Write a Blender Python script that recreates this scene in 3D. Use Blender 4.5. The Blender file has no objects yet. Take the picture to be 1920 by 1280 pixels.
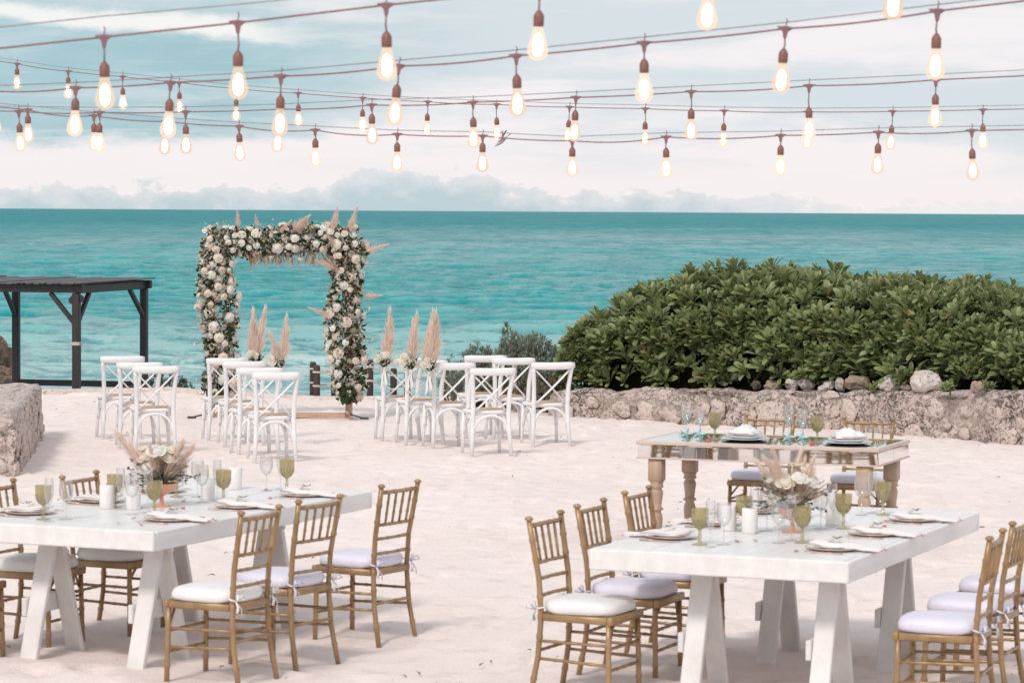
import bpy, math, random
import numpy as np
from mathutils import Vector, Matrix, noise

random.seed(7)
RNG = np.random.default_rng(11)
S = bpy.context.scene
COL = S.collection

# ------------------------------------------------------------------ camera
CAMH = 2.45
FPX = 5600.0                       # focal length in pixels of the 1920 px wide photograph
cam_d = bpy.data.cameras.new('camera')
cam = bpy.data.objects.new('camera', cam_d)
COL.objects.link(cam)
cam_d.sensor_width = 36.0
cam_d.lens = 36.0 * FPX / 1920.0
cam_d.clip_start = 0.5
cam_d.clip_end = 60000.0
PITCH = math.atan(244.0 / FPX)
ROLL = math.radians(0.33)
cam.matrix_world = (Matrix.Translation((0, 0, CAMH)) @ Matrix.Rotation(math.pi / 2 - PITCH, 4, 'X')
                    @ Matrix.Rotation(ROLL, 4, 'Z'))
cam_d.dof.use_dof = True
cam_d.dof.focus_distance = 44.0
cam_d.dof.aperture_fstop = 9.5
S.camera = cam
CM = cam.matrix_world.copy()


def ray_point(px, py, depth):
    """world point that lies `depth` metres in front of the camera (along +Y) on the ray of a photo pixel"""
    d = CM.to_3x3() @ Vector(((px - 960) / FPX, -(py - 640) / FPX, -1.0))
    k = depth / d.y
    return Vector((0, 0, CAMH)) + d * k


def on_ground(px, py, z=0.0):
    d = CM.to_3x3() @ Vector(((px - 960) / FPX, -(py - 640) / FPX, -1.0))
    k = (z - CAMH) / d.z
    return Vector((0, 0, CAMH)) + d * k


# ------------------------------------------------------------------ sky and sun
SUN_EL = math.radians(46)
SUN_AZ = math.radians(206)          # compass style: 0 = +Y (out to sea), 90 = +X; behind the camera, to its left
W = bpy.data.worlds.new('World')
S.world = W
W.use_nodes = True


class NT:
    """small helper round a node tree"""
    def __init__(s, nt):
        s.nt = nt; s.n = nt.nodes; s.l = nt.links

    def new(s, t, **kw):
        nd = s.n.new(t)
        for k, v in kw.items():
            setattr(nd, k, v)
        return nd

    def put(s, sock, v):
        if hasattr(v, 'is_output'):
            s.l.new(v, sock)
        elif v is not None:
            if sock.type == 'RGBA' and len(v) == 3:
                v = (*v, 1)
            sock.default_value = v

    def m(s, op, a, b=None, c=None, clamp=False):
        nd = s.new('ShaderNodeMath', operation=op, use_clamp=clamp)
        s.put(nd.inputs[0], a)
        if b is not None: s.put(nd.inputs[1], b)
        if c is not None: s.put(nd.inputs[2], c)
        return nd.outputs[0]

    def step(s, v, lo, hi, a=0.0, b=1.0):
        nd = s.new('ShaderNodeMapRange', interpolation_type='SMOOTHSTEP')
        s.put(nd.inputs[0], v); s.put(nd.inputs[1], lo); s.put(nd.inputs[2], hi)
        s.put(nd.inputs[3], a); s.put(nd.inputs[4], b)
        return nd.outputs[0]

    def lin(s, v, lo, hi, a=0.0, b=1.0):
        nd = s.new('ShaderNodeMapRange')
        s.put(nd.inputs[0], v); s.put(nd.inputs[1], lo); s.put(nd.inputs[2], hi)
        s.put(nd.inputs[3], a); s.put(nd.inputs[4], b)
        return nd.outputs[0]

    def mix(s, f, a, b):
        nd = s.new('ShaderNodeMix', data_type='RGBA')
        s.put(nd.inputs[0], f); s.put(nd.inputs[6], a); s.put(nd.inputs[7], b)
        return nd.outputs[2]

    def vec(s, x, y, z):
        nd = s.new('ShaderNodeCombineXYZ')
        s.put(nd.inputs[0], x); s.put(nd.inputs[1], y); s.put(nd.inputs[2], z)
        return nd.outputs[0]

    def noise(s, v, scale=1.0, detail=4.0, rough=0.55, dist=0.0, color=False):
        nd = s.new('ShaderNodeTexNoise')
        s.put(nd.inputs['Vector'], v)
        nd.inputs['Scale'].default_value = scale
        nd.inputs['Detail'].default_value = detail
        nd.inputs['Roughness'].default_value = rough
        nd.inputs['Distortion'].default_value = dist
        return nd.outputs['Color' if color else 'Fac']

    def voronoi(s, v, scale=1.0, feature='F1', out='Distance'):
        nd = s.new('ShaderNodeTexVoronoi', feature=feature)
        s.put(nd.inputs['Vector'], v)
        nd.inputs['Scale'].default_value = scale
        return nd.outputs[out]

    def bump(s, h, strength=0.3, dist=0.01):
        nd = s.new('ShaderNodeBump')
        nd.inputs['Strength'].default_value = strength
        nd.inputs['Distance'].default_value = dist
        s.put(nd.inputs['Height'], h)
        return nd.outputs[0]


def srgb(r, g, b):
    f = lambda c: (c / 255.0 / 12.92) if c / 255.0 <= 0.04045 else ((c / 255.0 + 0.055) / 1.055) ** 2.4
    return (f(r), f(g), f(b))


def build_sky():
    T = NT(W.node_tree)
    T.n.clear()
    tc = T.new('ShaderNodeTexCoord')
    sep = T.new('ShaderNodeSeparateXYZ')
    T.put(sep.inputs[0], tc.outputs['Generated'])
    X, Y, Z = sep.outputs
    az = T.m('ARCTAN2', X, Y)
    u = T.m('MULTIPLY', az, 5.6)
    v = T.m('MULTIPLY', T.m('ARCSINE', Z), 5.6)
    # wispy structure, stretched along the horizon
    n1 = T.noise(T.vec(T.m('MULTIPLY', u, 1.3), T.m('MULTIPLY', v, 7.5), 3.1), 1.0, 7, 0.58, 0.3)
    n2 = T.noise(T.vec(T.m('MULTIPLY', u, 4.5), T.m('MULTIPLY', v, 11.0), 9.7), 1.0, 6, 0.6)
    n3 = T.noise(T.vec(T.m('MULTIPLY', u, 7.0), T.m('MULTIPLY', v, 14.0), 21.3), 1.0, 6, 0.62)
    nb = T.noise(T.vec(T.m('MULTIPLY', u, 2.6), 0.0, 5.0), 1.0, 4, 0.55)
    white = srgb(234, 229, 231)
    warm = srgb(236, 228, 228)
    blue = srgb(154, 188, 196)
    grey = srgb(213, 219, 222)
    bank = srgb(178, 197, 202)
    # right side white, left side blue grey
    right = T.step(u, -0.52, 0.22)
    hi = T.mix(T.step(n1, 0.40, 0.62), grey, white)                       # streaky white and pale grey
    base = T.mix(T.step(v, 0.0, 0.22), warm, hi)
    # broad blue grey layer in the left half of the sky
    lo_edge = T.m('ADD', 0.128, T.m('MULTIPLY', T.m('SUBTRACT', n2, 0.5), 0.10))
    lo_edge = T.m('ADD', lo_edge, T.m('MULTIPLY', T.step(u, -0.9, 0.3), 0.05))
    m_lo = T.step(T.m('SUBTRACT', v, lo_edge), -0.012, 0.016)
    up = T.m('ADD', v, T.m('MULTIPLY', T.m('SUBTRACT', n1, 0.5), 0.30))
    m_up = T.step(up, 0.30, 0.43, 1.0, 0.30)
    m_lay = T.m('MULTIPLY', T.m('MULTIPLY', m_lo, m_up), T.step(T.m('ADD', u, T.m('MULTIPLY', T.m('SUBTRACT', n1, 0.5), 1.1)), -0.60, 0.16, 1.0, 0.0))
    lay_col = T.mix(T.step(n2, 0.35, 0.70), blue, srgb(170, 197, 204))
    m_lay = T.m('MULTIPLY', m_lay, T.step(T.noise(T.vec(T.m('MULTIPLY', u, 2.0), T.m('MULTIPLY', v, 26.0), 14.0), 1.0, 6, 0.62, 0.4), 0.70, 0.46, 0.45, 1.0))
    c1 = T.mix(m_lay, base, lay_col)
    # grey wisps on the right
    m_w = T.m('MULTIPLY', T.step(n1, 0.58, 0.40), T.m('MULTIPLY', T.step(v, 0.05, 0.16), 0.95))
    c2 = T.mix(T.m('MULTIPLY', m_w, T.step(u, -0.4, 0.1)), c1, srgb(204, 213, 218))
    # thin bright streak near the top left
    st_v = T.m('ADD', v, T.m('MULTIPLY', T.m('SUBTRACT', n3, 0.5), 0.06))
    st_v = T.m('ADD', st_v, T.m('MULTIPLY', T.m('ADD', u, 0.7), 0.06))
    streak = T.m('MULTIPLY', T.step(st_v, 0.318, 0.338), T.step(st_v, 0.375, 0.352))
    streak = T.m('MULTIPLY', streak, T.step(u, -0.30, -0.52))
    c3 = T.mix(T.m('MULTIPLY', streak, 0.9), c2, srgb(238, 236, 233))
    # low cumulus bank along the horizon, taller left of the middle
    cv = T.vec(T.m('MULTIPLY', u, 14.0), T.m('MULTIPLY', v, 22.0), 2.0)
    puff = T.noise(cv, 1.0, 7, 0.62, 0.2)
    puff2 = T.noise(T.vec(T.m('MULTIPLY', u, 6.0), T.m('MULTIPLY', v, 9.0), 6.0), 1.0, 5, 0.6)
    hb = T.m('ADD', 0.036, T.m('MULTIPLY', T.m('SUBTRACT', nb, 0.40), 0.05))
    bumpu = T.m('MULTIPLY', T.step(u, -0.36, -0.30), T.step(u, 0.06, -0.12))
    hb = T.m('ADD', hb, T.m('MULTIPLY', bumpu, 0.034))
    hb = T.m('ADD', hb, T.m('MULTIPLY', T.m('SUBTRACT', puff, 0.5), 0.120))
    hb = T.m('ADD', hb, T.m('MULTIPLY', T.m('SUBTRACT', puff2, 0.5), 0.060))
    hb = T.m('SUBTRACT', hb, T.m('MULTIPLY', T.step(u, 0.2, 0.7), 0.02))
    m_b = T.m('MULTIPLY', T.step(T.m('SUBTRACT', hb, v), -0.003, 0.008), T.step(T.m('SUBTRACT', hb, v), -0.005, 0.055, 0.42, 1.0))
    bcol = T.mix(T.step(u, 0.1, 0.9), bank, srgb(206, 214, 217))
    bcol = T.mix(T.m('MULTIPLY', T.step(puff2, 0.42, 0.66), T.step(v, 0.02, 0.07)), bcol, srgb(206, 213, 216))
    c4 = T.mix(T.m('MULTIPLY', m_b, T.step(u, 0.3, 0.95, 0.95, 0.40)), c3, bcol)
    # rest of the sky, out of the frame: the same broken cover
    bg = T.new('ShaderNodeBackground')
    T.put(bg.inputs[0], c4)
    bg.inputs[1].default_value = 0.88
    sky = T.new('ShaderNodeTexSky', sky_type='NISHITA')
    sky.sun_disc = False
    sky.sun_elevation = SUN_EL
    sky.sun_rotation = SUN_AZ
    sky.air_density = 1.2
    sky.dust_density = 2.0
    bg2 = T.new('ShaderNodeBackground')
    T.put(bg2.inputs[0], sky.outputs[0])
    bg2.inputs[1].default_value = 0.12
    mx = T.new('ShaderNodeMixShader')
    gap = T.m('MULTIPLY', T.step(v, 0.6, 2.5), T.step(n1, 0.62, 0.42))
    T.put(mx.inputs[0], T.m('MULTIPLY', gap, 0.22))
    T.l.new(bg.outputs[0], mx.inputs[1]); T.l.new(bg2.outputs[0], mx.inputs[2])
    out = T.new('ShaderNodeOutputWorld')
    T.l.new(mx.outputs[0], out.inputs[0])


build_sky()
sd = bpy.data.lights.new('sun', 'SUN')
sd.energy = 1.5
sd.angle = math.radians(11)
sd.color = (1.0, 0.92, 0.85)
sun = bpy.data.objects.new('sun', sd)
COL.objects.link(sun)
to_sun = Vector((math.sin(SUN_AZ) * math.cos(SUN_EL), math.cos(SUN_AZ) * math.cos(SUN_EL), math.sin(SUN_EL)))
sun.rotation_euler = to_sun.to_track_quat('Z', 'Y').to_euler()

S.view_settings.view_transform = 'Standard'
S.view_settings.look = 'None'
S.view_settings.gamma = 1.0
S.view_settings.use_curve_mapping = False
S.view_settings.exposure = 0.36
S.render.engine = 'CYCLES'
S.cycles.use_denoising = True
S.cycles.max_bounces = 8
S.cycles.transparent_max_bounces = 24
S.cycles.caustics_reflective = False
S.cycles.caustics_refractive = False
S.cycles.sample_clamp_indirect = 4.0


# ------------------------------------------------------------------ materials
def material(name):
    m = bpy.data.materials.new(name)
    m.use_nodes = True
    T = NT(m.node_tree)
    T.n.clear()
    out = T.new('ShaderNodeOutputMaterial')
    return m, T, out


def principled(T, out, color, rough=0.6, metal=0.0, spec=0.5, normal=None, sss=0.0):
    p = T.new('ShaderNodeBsdfPrincipled')
    T.put(p.inputs['Base Color'], color)
    T.put(p.inputs['Roughness'], rough)
    T.put(p.inputs['Metallic'], metal)
    T.put(p.inputs['Specular IOR Level'], spec)
    if normal is not None: T.put(p.inputs['Normal'], normal)
    T.l.new(p.outputs[0], out.inputs[0])
    return p


def obj_co(T):
    return T.new('ShaderNodeTexCoord').outputs['Object']


def world_co(T):
    return T.new('ShaderNodeNewGeometry').outputs['Position']


def varied(name, c1, c2, scale=8.0, rough=0.6, metal=0.0, spec=0.5, bump=0.0, bscale=60.0, stretch=(1, 1, 1), r2=None, bdist=0.004):
    m, T, out = material(name)
    co = obj_co(T)
    mp = T.new('ShaderNodeMapping')
    T.put(mp.inputs[0], co)
    mp.inputs['Scale'].default_value = stretch
    n = T.noise(mp.outputs[0], scale, 5, 0.6)
    col = T.mix(T.step(n, 0.3, 0.7), c1, c2)
    nrm = None
    if bump > 0:
        nrm = T.bump(T.noise(mp.outputs[0], bscale, 4, 0.6), bump, bdist)
    ro = rough if r2 is None else T.lin(n, 0.3, 0.7, rough, r2)
    principled(T, out, col, ro, metal, spec, nrm)
    return m


def leafy(name, c1, c2, c3=None, rough=0.45, transl=0.35, spec=0.4):
    """foliage: every leaf its own tone"""
    m, T, out = material(name)
    g = T.new('ShaderNodeNewGeometry')
    oi = T.new('ShaderNodeObjectInfo')
    r = T.m('FRACT', T.m('ADD', g.outputs['Random Per Island'], oi.outputs['Random']))
    col = T.mix(r, c1, c2)
    if c3 is not None:
        col = T.mix(T.step(r, 0.965, 0.985), col, c3)
    p = T.new('ShaderNodeBsdfPrincipled')
    T.put(p.inputs['Base Color'], col)
    p.inputs['Roughness'].default_value = rough
    p.inputs['Specular IOR Level'].default_value = spec
    t = T.new('ShaderNodeBsdfTranslucent')
    T.put(t.inputs[0], col)
    mx = T.new('ShaderNodeMixShader')
    mx.inputs[0].default_value = transl
    T.l.new(p.outputs[0], mx.inputs[1]); T.l.new(t.outputs[0], mx.inputs[2])
    T.l.new(mx.outputs[0], out.inputs[0])
    return m


def glassy(name, tint, body, body_amt, gloss_max=0.55):
    m, T, out = material(name)
    lw = T.new('ShaderNodeLayerWeight')
    lw.inputs[0].default_value = 0.45
    tr = T.new('ShaderNodeBsdfTransparent'); T.put(tr.inputs[0], tint)
    df = T.new('ShaderNodeBsdfDiffuse'); T.put(df.inputs[0], body)
    gl = T.new('ShaderNodeBsdfGlossy'); gl.inputs['Roughness'].default_value = 0.04
    m1 = T.new('ShaderNodeMixShader'); T.put(m1.inputs[0], body_amt)
    T.l.new(tr.outputs[0], m1.inputs[1]); T.l.new(df.outputs[0], m1.inputs[2])
    m2 = T.new('ShaderNodeMixShader')
    T.put(m2.inputs[0], T.lin(lw.outputs['Facing'], 0.0, 1.0, 0.03, gloss_max))
    T.l.new(m1.outputs[0], m2.inputs[1]); T.l.new(gl.outputs[0], m2.inputs[2])
    T.l.new(m2.outputs[0], out.inputs[0])
    return m


M = {}
M['white_paint'] = varied('white_paint', (0.80, 0.775, 0.765), (0.68, 0.645, 0.62), 5, 0.42, spec=0.45, bump=0.12, bscale=26, stretch=(1, 0.25, 1))
M['table_paint'] = varied('table_paint', (0.83, 0.81, 0.80), (0.735, 0.71, 0.695), 5, 0.24, spec=0.5, bump=0.14, bscale=22, stretch=(3, 0.35, 2), r2=0.42)
M['chair_white'] = varied('chair_white', (0.84, 0.83, 0.835), (0.78, 0.77, 0.775), 9, 0.38, bump=0.06, bscale=50)
M['cane'] = varied('cane', (0.66, 0.43, 0.27), (0.55, 0.34, 0.21), 40, 0.6, bump=0.5, bscale=160)
M['gold_wood'] = varied('gold_wood', (0.42, 0.265, 0.135), (0.30, 0.18, 0.088), 14, 0.36, metal=0.25, bump=0.15, bscale=90, stretch=(1, 1, 0.15))
M['cushion_white'] = varied('cushion_white', (0.83, 0.82, 0.82), (0.78, 0.77, 0.77), 6, 0.6, bump=0.45, bscale=13, bdist=0.014)
M['cushion_sky_tint'] = varied('cushion_sky_tint', (0.74, 0.72, 0.83), (0.72, 0.68, 0.79), 6, 0.5, bump=0.45, bscale=13, bdist=0.014)  # white satin; the sky's lavender reflection is put into the colour
M['frame_gold'] = varied('frame_gold', (0.60, 0.41, 0.29), (0.50, 0.33, 0.22), 8, 0.45, metal=0.2)
M['leg_wood'] = varied('leg_wood', (0.50, 0.355, 0.255), (0.39, 0.265, 0.185), 9, 0.5, bump=0.2, bscale=30, stretch=(1, 1, 0.12))
M['trim_wood'] = varied('trim_wood', (0.66, 0.53, 0.46), (0.57, 0.44, 0.37), 9, 0.45, bump=0.2, bscale=30, stretch=(0.15, 1, 1))
M['dark_wood'] = varied('dark_wood', (0.030, 0.022, 0.024), (0.052, 0.038, 0.038), 7, 0.6, bump=0.4, bscale=30, stretch=(4, 4, 0.4))
M['roof_wood'] = varied('roof_wood', (0.075, 0.075, 0.082), (0.13, 0.12, 0.12), 5, 0.6, bump=0.4, bscale=20, stretch=(4, 0.4, 1))
M['bollard_wood'] = varied('bollard_wood', (0.040, 0.024, 0.024), (0.075, 0.042, 0.038), 8, 0.65, bump=0.5, bscale=36, stretch=(4, 4, 0.4))
M['rope'] = varied('rope', (0.62, 0.58, 0.52), (0.48, 0.44, 0.39), 60, 0.85, bump=0.6, bscale=220)
M['cord'] = varied('cord', (0.28, 0.145, 0.155), (0.21, 0.105, 0.115), 20, 0.5)
M['wire'] = varied('wire', (0.30, 0.27, 0.29), (0.36, 0.33, 0.34), 20, 0.45, metal=0.5)
M['socket'] = varied('socket', (0.24, 0.105, 0.08), (0.18, 0.08, 0.065), 30, 0.5)
M['coral_glass'] = varied('coral_glass', (0.80, 0.40, 0.27), (0.74, 0.34, 0.22), 12, 0.22)
M['candle'] = varied('candle', (0.86, 0.84, 0.83), (0.82, 0.80, 0.78), 10, 0.4)
M['plate'] = varied('plate', (0.84, 0.81, 0.80), (0.80, 0.765, 0.75), 10, 0.18)
M['plate_blue'] = varied('plate_blue', (0.80, 0.82, 0.83), (0.78, 0.81, 0.82), 10, 0.16)
M['plate_rim'] = varied('plate_rim', (0.66, 0.45, 0.36), (0.58, 0.38, 0.30), 10, 0.3, metal=0.4)
M['napkin'] = varied('napkin', (0.83, 0.77, 0.75), (0.80, 0.71, 0.69), 8, 0.8, bump=0.3, bscale=40)
M['napkin_edge'] = varied('napkin_edge', (0.76, 0.55, 0.52), (0.72, 0.50, 0.47), 8, 0.8)
M['rose_gold'] = varied('rose_gold', (0.78, 0.46, 0.34), (0.70, 0.40, 0.29), 20, 0.25, metal=0.8)
M['tan_card'] = varied('tan_card', (0.74, 0.60, 0.47), (0.68, 0.53, 0.41), 10, 0.7)
M['ribbon'] = varied('ribbon', (0.84, 0.82, 0.82), (0.80, 0.78, 0.78), 8, 0.55)
M['stem'] = varied('stem', (0.10, 0.11, 0.05), (0.16, 0.13, 0.07), 20, 0.7)
M['stem_brown'] = varied('stem_brown', (0.36, 0.14, 0.06), (0.27, 0.12, 0.06), 20, 0.7)
M['teal'] = varied('teal', (0.46, 0.70, 0.73), (0.58, 0.77, 0.79), 25, 0.35, bump=0.3, bscale=120)
M['petal_red'] = varied('petal_red', (0.50, 0.09, 0.10), (0.62, 0.22, 0.22), 25, 0.6)
M['sprig'] = leafy('sprig', (0.12, 0.14, 0.05), (0.24, 0.24, 0.11), None, 0.6, 0.3)
M['olive_glass'] = glassy('olive_glass', (0.91, 0.88, 0.74), (0.52, 0.46, 0.29), 0.27, 0.35)
M['clear_glass'] = glassy('clear_glass', (0.985, 0.985, 0.985), (0.86, 0.86, 0.88), 0.05, 0.42)
M['blue_glass'] = glassy('blue_glass', (0.86, 0.95, 0.97), (0.62, 0.80, 0.86), 0.22, 0.6)
M['wine'] = glassy('wine', (0.80, 0.76, 0.58), (0.60, 0.54, 0.32), 0.35, 0.2)
M['leaf'] = leafy('leaf', (0.150, 0.195, 0.070), (0.330, 0.375, 0.170), (0.34, 0.29, 0.11), 0.40, 0.32, 0.55)
M['leaf_yellow'] = leafy('leaf_yellow', (0.50, 0.26, 0.05), (0.44, 0.30, 0.07), None, 0.5, 0.3)
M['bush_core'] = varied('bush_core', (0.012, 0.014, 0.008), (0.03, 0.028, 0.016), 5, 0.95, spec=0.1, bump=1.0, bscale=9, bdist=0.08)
M['branch'] = varied('branch', (0.16, 0.12, 0.09), (0.10, 0.075, 0.055), 12, 0.85)
M['sage'] = leafy('sage', (0.17, 0.20, 0.145), (0.36, 0.39, 0.31), None, 0.6, 0.3)
M['dry_twig'] = leafy('dry_twig', (0.16, 0.12, 0.065), (0.26, 0.20, 0.11), None, 0.8, 0.2)
M['arch_leaf'] = leafy('arch_leaf', (0.022, 0.036, 0.014), (0.085, 0.105, 0.045), None, 0.7, 0.2, 0.15)
M['dry_flower'] = leafy('dry_flower', (0.42, 0.32, 0.23), (0.60, 0.47, 0.37), None, 0.8, 0.4)
M['gyp'] = leafy('gyp', (0.68, 0.62, 0.50), (0.80, 0.75, 0.65), None, 0.8, 0.3)
M['rose_cream'] = leafy('rose_cream', (0.88, 0.80, 0.67), (0.90, 0.84, 0.73), None, 0.6, 0.3)
M['rose_blush'] = leafy('rose_blush', (0.87, 0.74, 0.64), (0.88, 0.78, 0.68), None, 0.6, 0.3)
M['rose_white'] = leafy('rose_white', (0.90, 0.87, 0.80), (0.91, 0.88, 0.83), None, 0.6, 0.3)
M['pampas'] = leafy('pampas', (0.90, 0.73, 0.62), (0.95, 0.86, 0.79), None, 0.9, 0.5, 0.05)
M['euca'] = leafy('euca', (0.055, 0.075, 0.060), (0.13, 0.155, 0.12), None, 0.5, 0.25)
M['bird_grey'] = varied('bird_grey', (0.55, 0.47, 0.46), (0.42, 0.36, 0.37), 20, 0.8)
M['bird_dark'] = varied('bird_dark', (0.05, 0.04, 0.045), (0.08, 0.06, 0.06), 20, 0.8)
M['debris'] = varied('debris', (0.20, 0.145, 0.10), (0.34, 0.26, 0.19), 30, 0.9)
M['iron'] = varied('iron', (0.05, 0.05, 0.05), (0.09, 0.08, 0.08), 30, 0.6, metal=0.5)
M['hammock'] = varied('hammock', (0.62, 0.60, 0.58), (0.5, 0.47, 0.45), 30, 0.8)


def mirror_mat():
    m, T, out = material('mirror')
    n = T.noise(obj_co(T), 3.0, 3, 0.5)
    principled(T, out, (0.88, 0.86, 0.84), T.lin(n, 0.3, 0.7, 0.015, 0.035), 1.0)
    return m


M['mirror'] = mirror_mat()


def rocky(name, pale, pink, dark, scale=1.0, dark_amt=0.5):
    """weathered limestone: pale cores, pinkish wash, dark lichen held in pits"""
    m, T, out = material(name)
    co = world_co(T)
    n1 = T.noise(co, 2.3 * scale, 6, 0.62)
    n2 = T.noise(co, 20.0 * scale, 6, 0.72, 0.9)
    nw = T.noise(co, 0.9 * scale, 3, 0.6)
    vor = T.voronoi(co, 15.0 * scale)
    n3 = T.noise(co, 55.0 * scale, 3, 0.6)
    col = T.mix(T.step(n1, 0.35, 0.65), pale, pink)
    pit = T.m('ADD', T.m('MULTIPLY', n2, 0.75), T.m('MULTIPLY', n3, 0.25))
    dk = T.m('MULTIPLY', T.step(pit, 0.50 + 0.12 * (0.5 - dark_amt), 0.60 + 0.12 * (0.5 - dark_amt)), T.m('ADD', 0.35, T.m('MULTIPLY', T.step(nw, 0.35, 0.62), 0.65)))
    col = T.mix(T.m('MULTIPLY', dk, 0.92), col, dark)
    col = T.mix(T.m('MULTIPLY', T.step(n3, 0.55, 0.75), 0.25), col, dark)
    h = T.m('SUBTRACT', T.m('MULTIPLY', vor, 0.6), T.m('MULTIPLY', dk, 0.8))
    h = T.m('ADD', h, T.m('MULTIPLY', n3, 0.4))
    principled(T, out, col, 0.92, 0, 0.2, T.bump(h, 0.75, 0.02))
    return m


M['wall_stone'] = rocky('wall_stone', (0.61, 0.505, 0.455), (0.48, 0.385, 0.345), (0.072, 0.060, 0.056), 1.0, 0.66)
M['pale_stone'] = rocky('pale_stone', (0.64, 0.53, 0.48), (0.56, 0.455, 0.405), (0.13, 0.105, 0.095), 1.2, 0.30)
M['wall_pale'] = rocky('wall_pale', (0.62, 0.525, 0.48), (0.53, 0.44, 0.40), (0.13, 0.105, 0.098), 1.0, 0.42)
M['rock_white'] = rocky('rock_white', (0.66, 0.59, 0.55), (0.56, 0.48, 0.44), (0.20, 0.17, 0.155), 1.6, 0.15)
M['rock_tan'] = rocky('rock_tan', (0.42, 0.33, 0.27), (0.34, 0.26, 0.21), (0.10, 0.08, 0.07), 1.5, 0.35)
M['rock_brown'] = rocky('rock_brown', (0.28, 0.19, 0.14), (0.22, 0.15, 0.11), (0.05, 0.04, 0.035), 1.0, 0.55)
M['kerb'] = rocky('kerb', (0.70, 0.60, 0.555), (0.66, 0.535, 0.475), (0.40, 0.24, 0.17), 0.8, 0.12)
M['soil'] = varied('soil', (0.05, 0.04, 0.03), (0.10, 0.08, 0.06), 6, 0.95, bump=0.8, bscale=20, bdist=0.03)


def sand_mat():
    m, T, out = material('sand')
    co = world_co(T)
    st = T.new('ShaderNodeMapping'); T.put(st.inputs[0], co)
    n1 = T.noise(co, 0.35, 5, 0.6)
    n2 = T.noise(co, 4.0, 6, 0.65)
    n3 = T.noise(co, 30.0, 4, 0.6)
    n4 = T.noise(co, 220.0, 2, 0.6)
    col = T.mix(T.step(n1, 0.3, 0.7), (0.845, 0.742, 0.705), (0.800, 0.692, 0.652))
    col = T.mix(T.m('MULTIPLY', T.step(n2, 0.50, 0.72), 0.60), col, (0.66, 0.55, 0.505))
    col = T.mix(T.m('MULTIPLY', T.step(n3, 0.62, 0.78), 0.30), col, (0.58, 0.47, 0.42))
    col = T.mix(T.m('MULTIPLY', T.step(n4, 0.70, 0.80), 0.25), col, (0.45, 0.36, 0.31))
    h = T.m('ADD', T.m('MULTIPLY', n2, 0.6), T.m('ADD', T.m('MULTIPLY', n3, 0.28), T.m('MULTIPLY', n4, 0.05)))
    principled(T, out, col, 0.95, 0, 0.15, T.bump(h, 0.75, 0.045))
    return m


M['sand'] = sand_mat()


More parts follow.
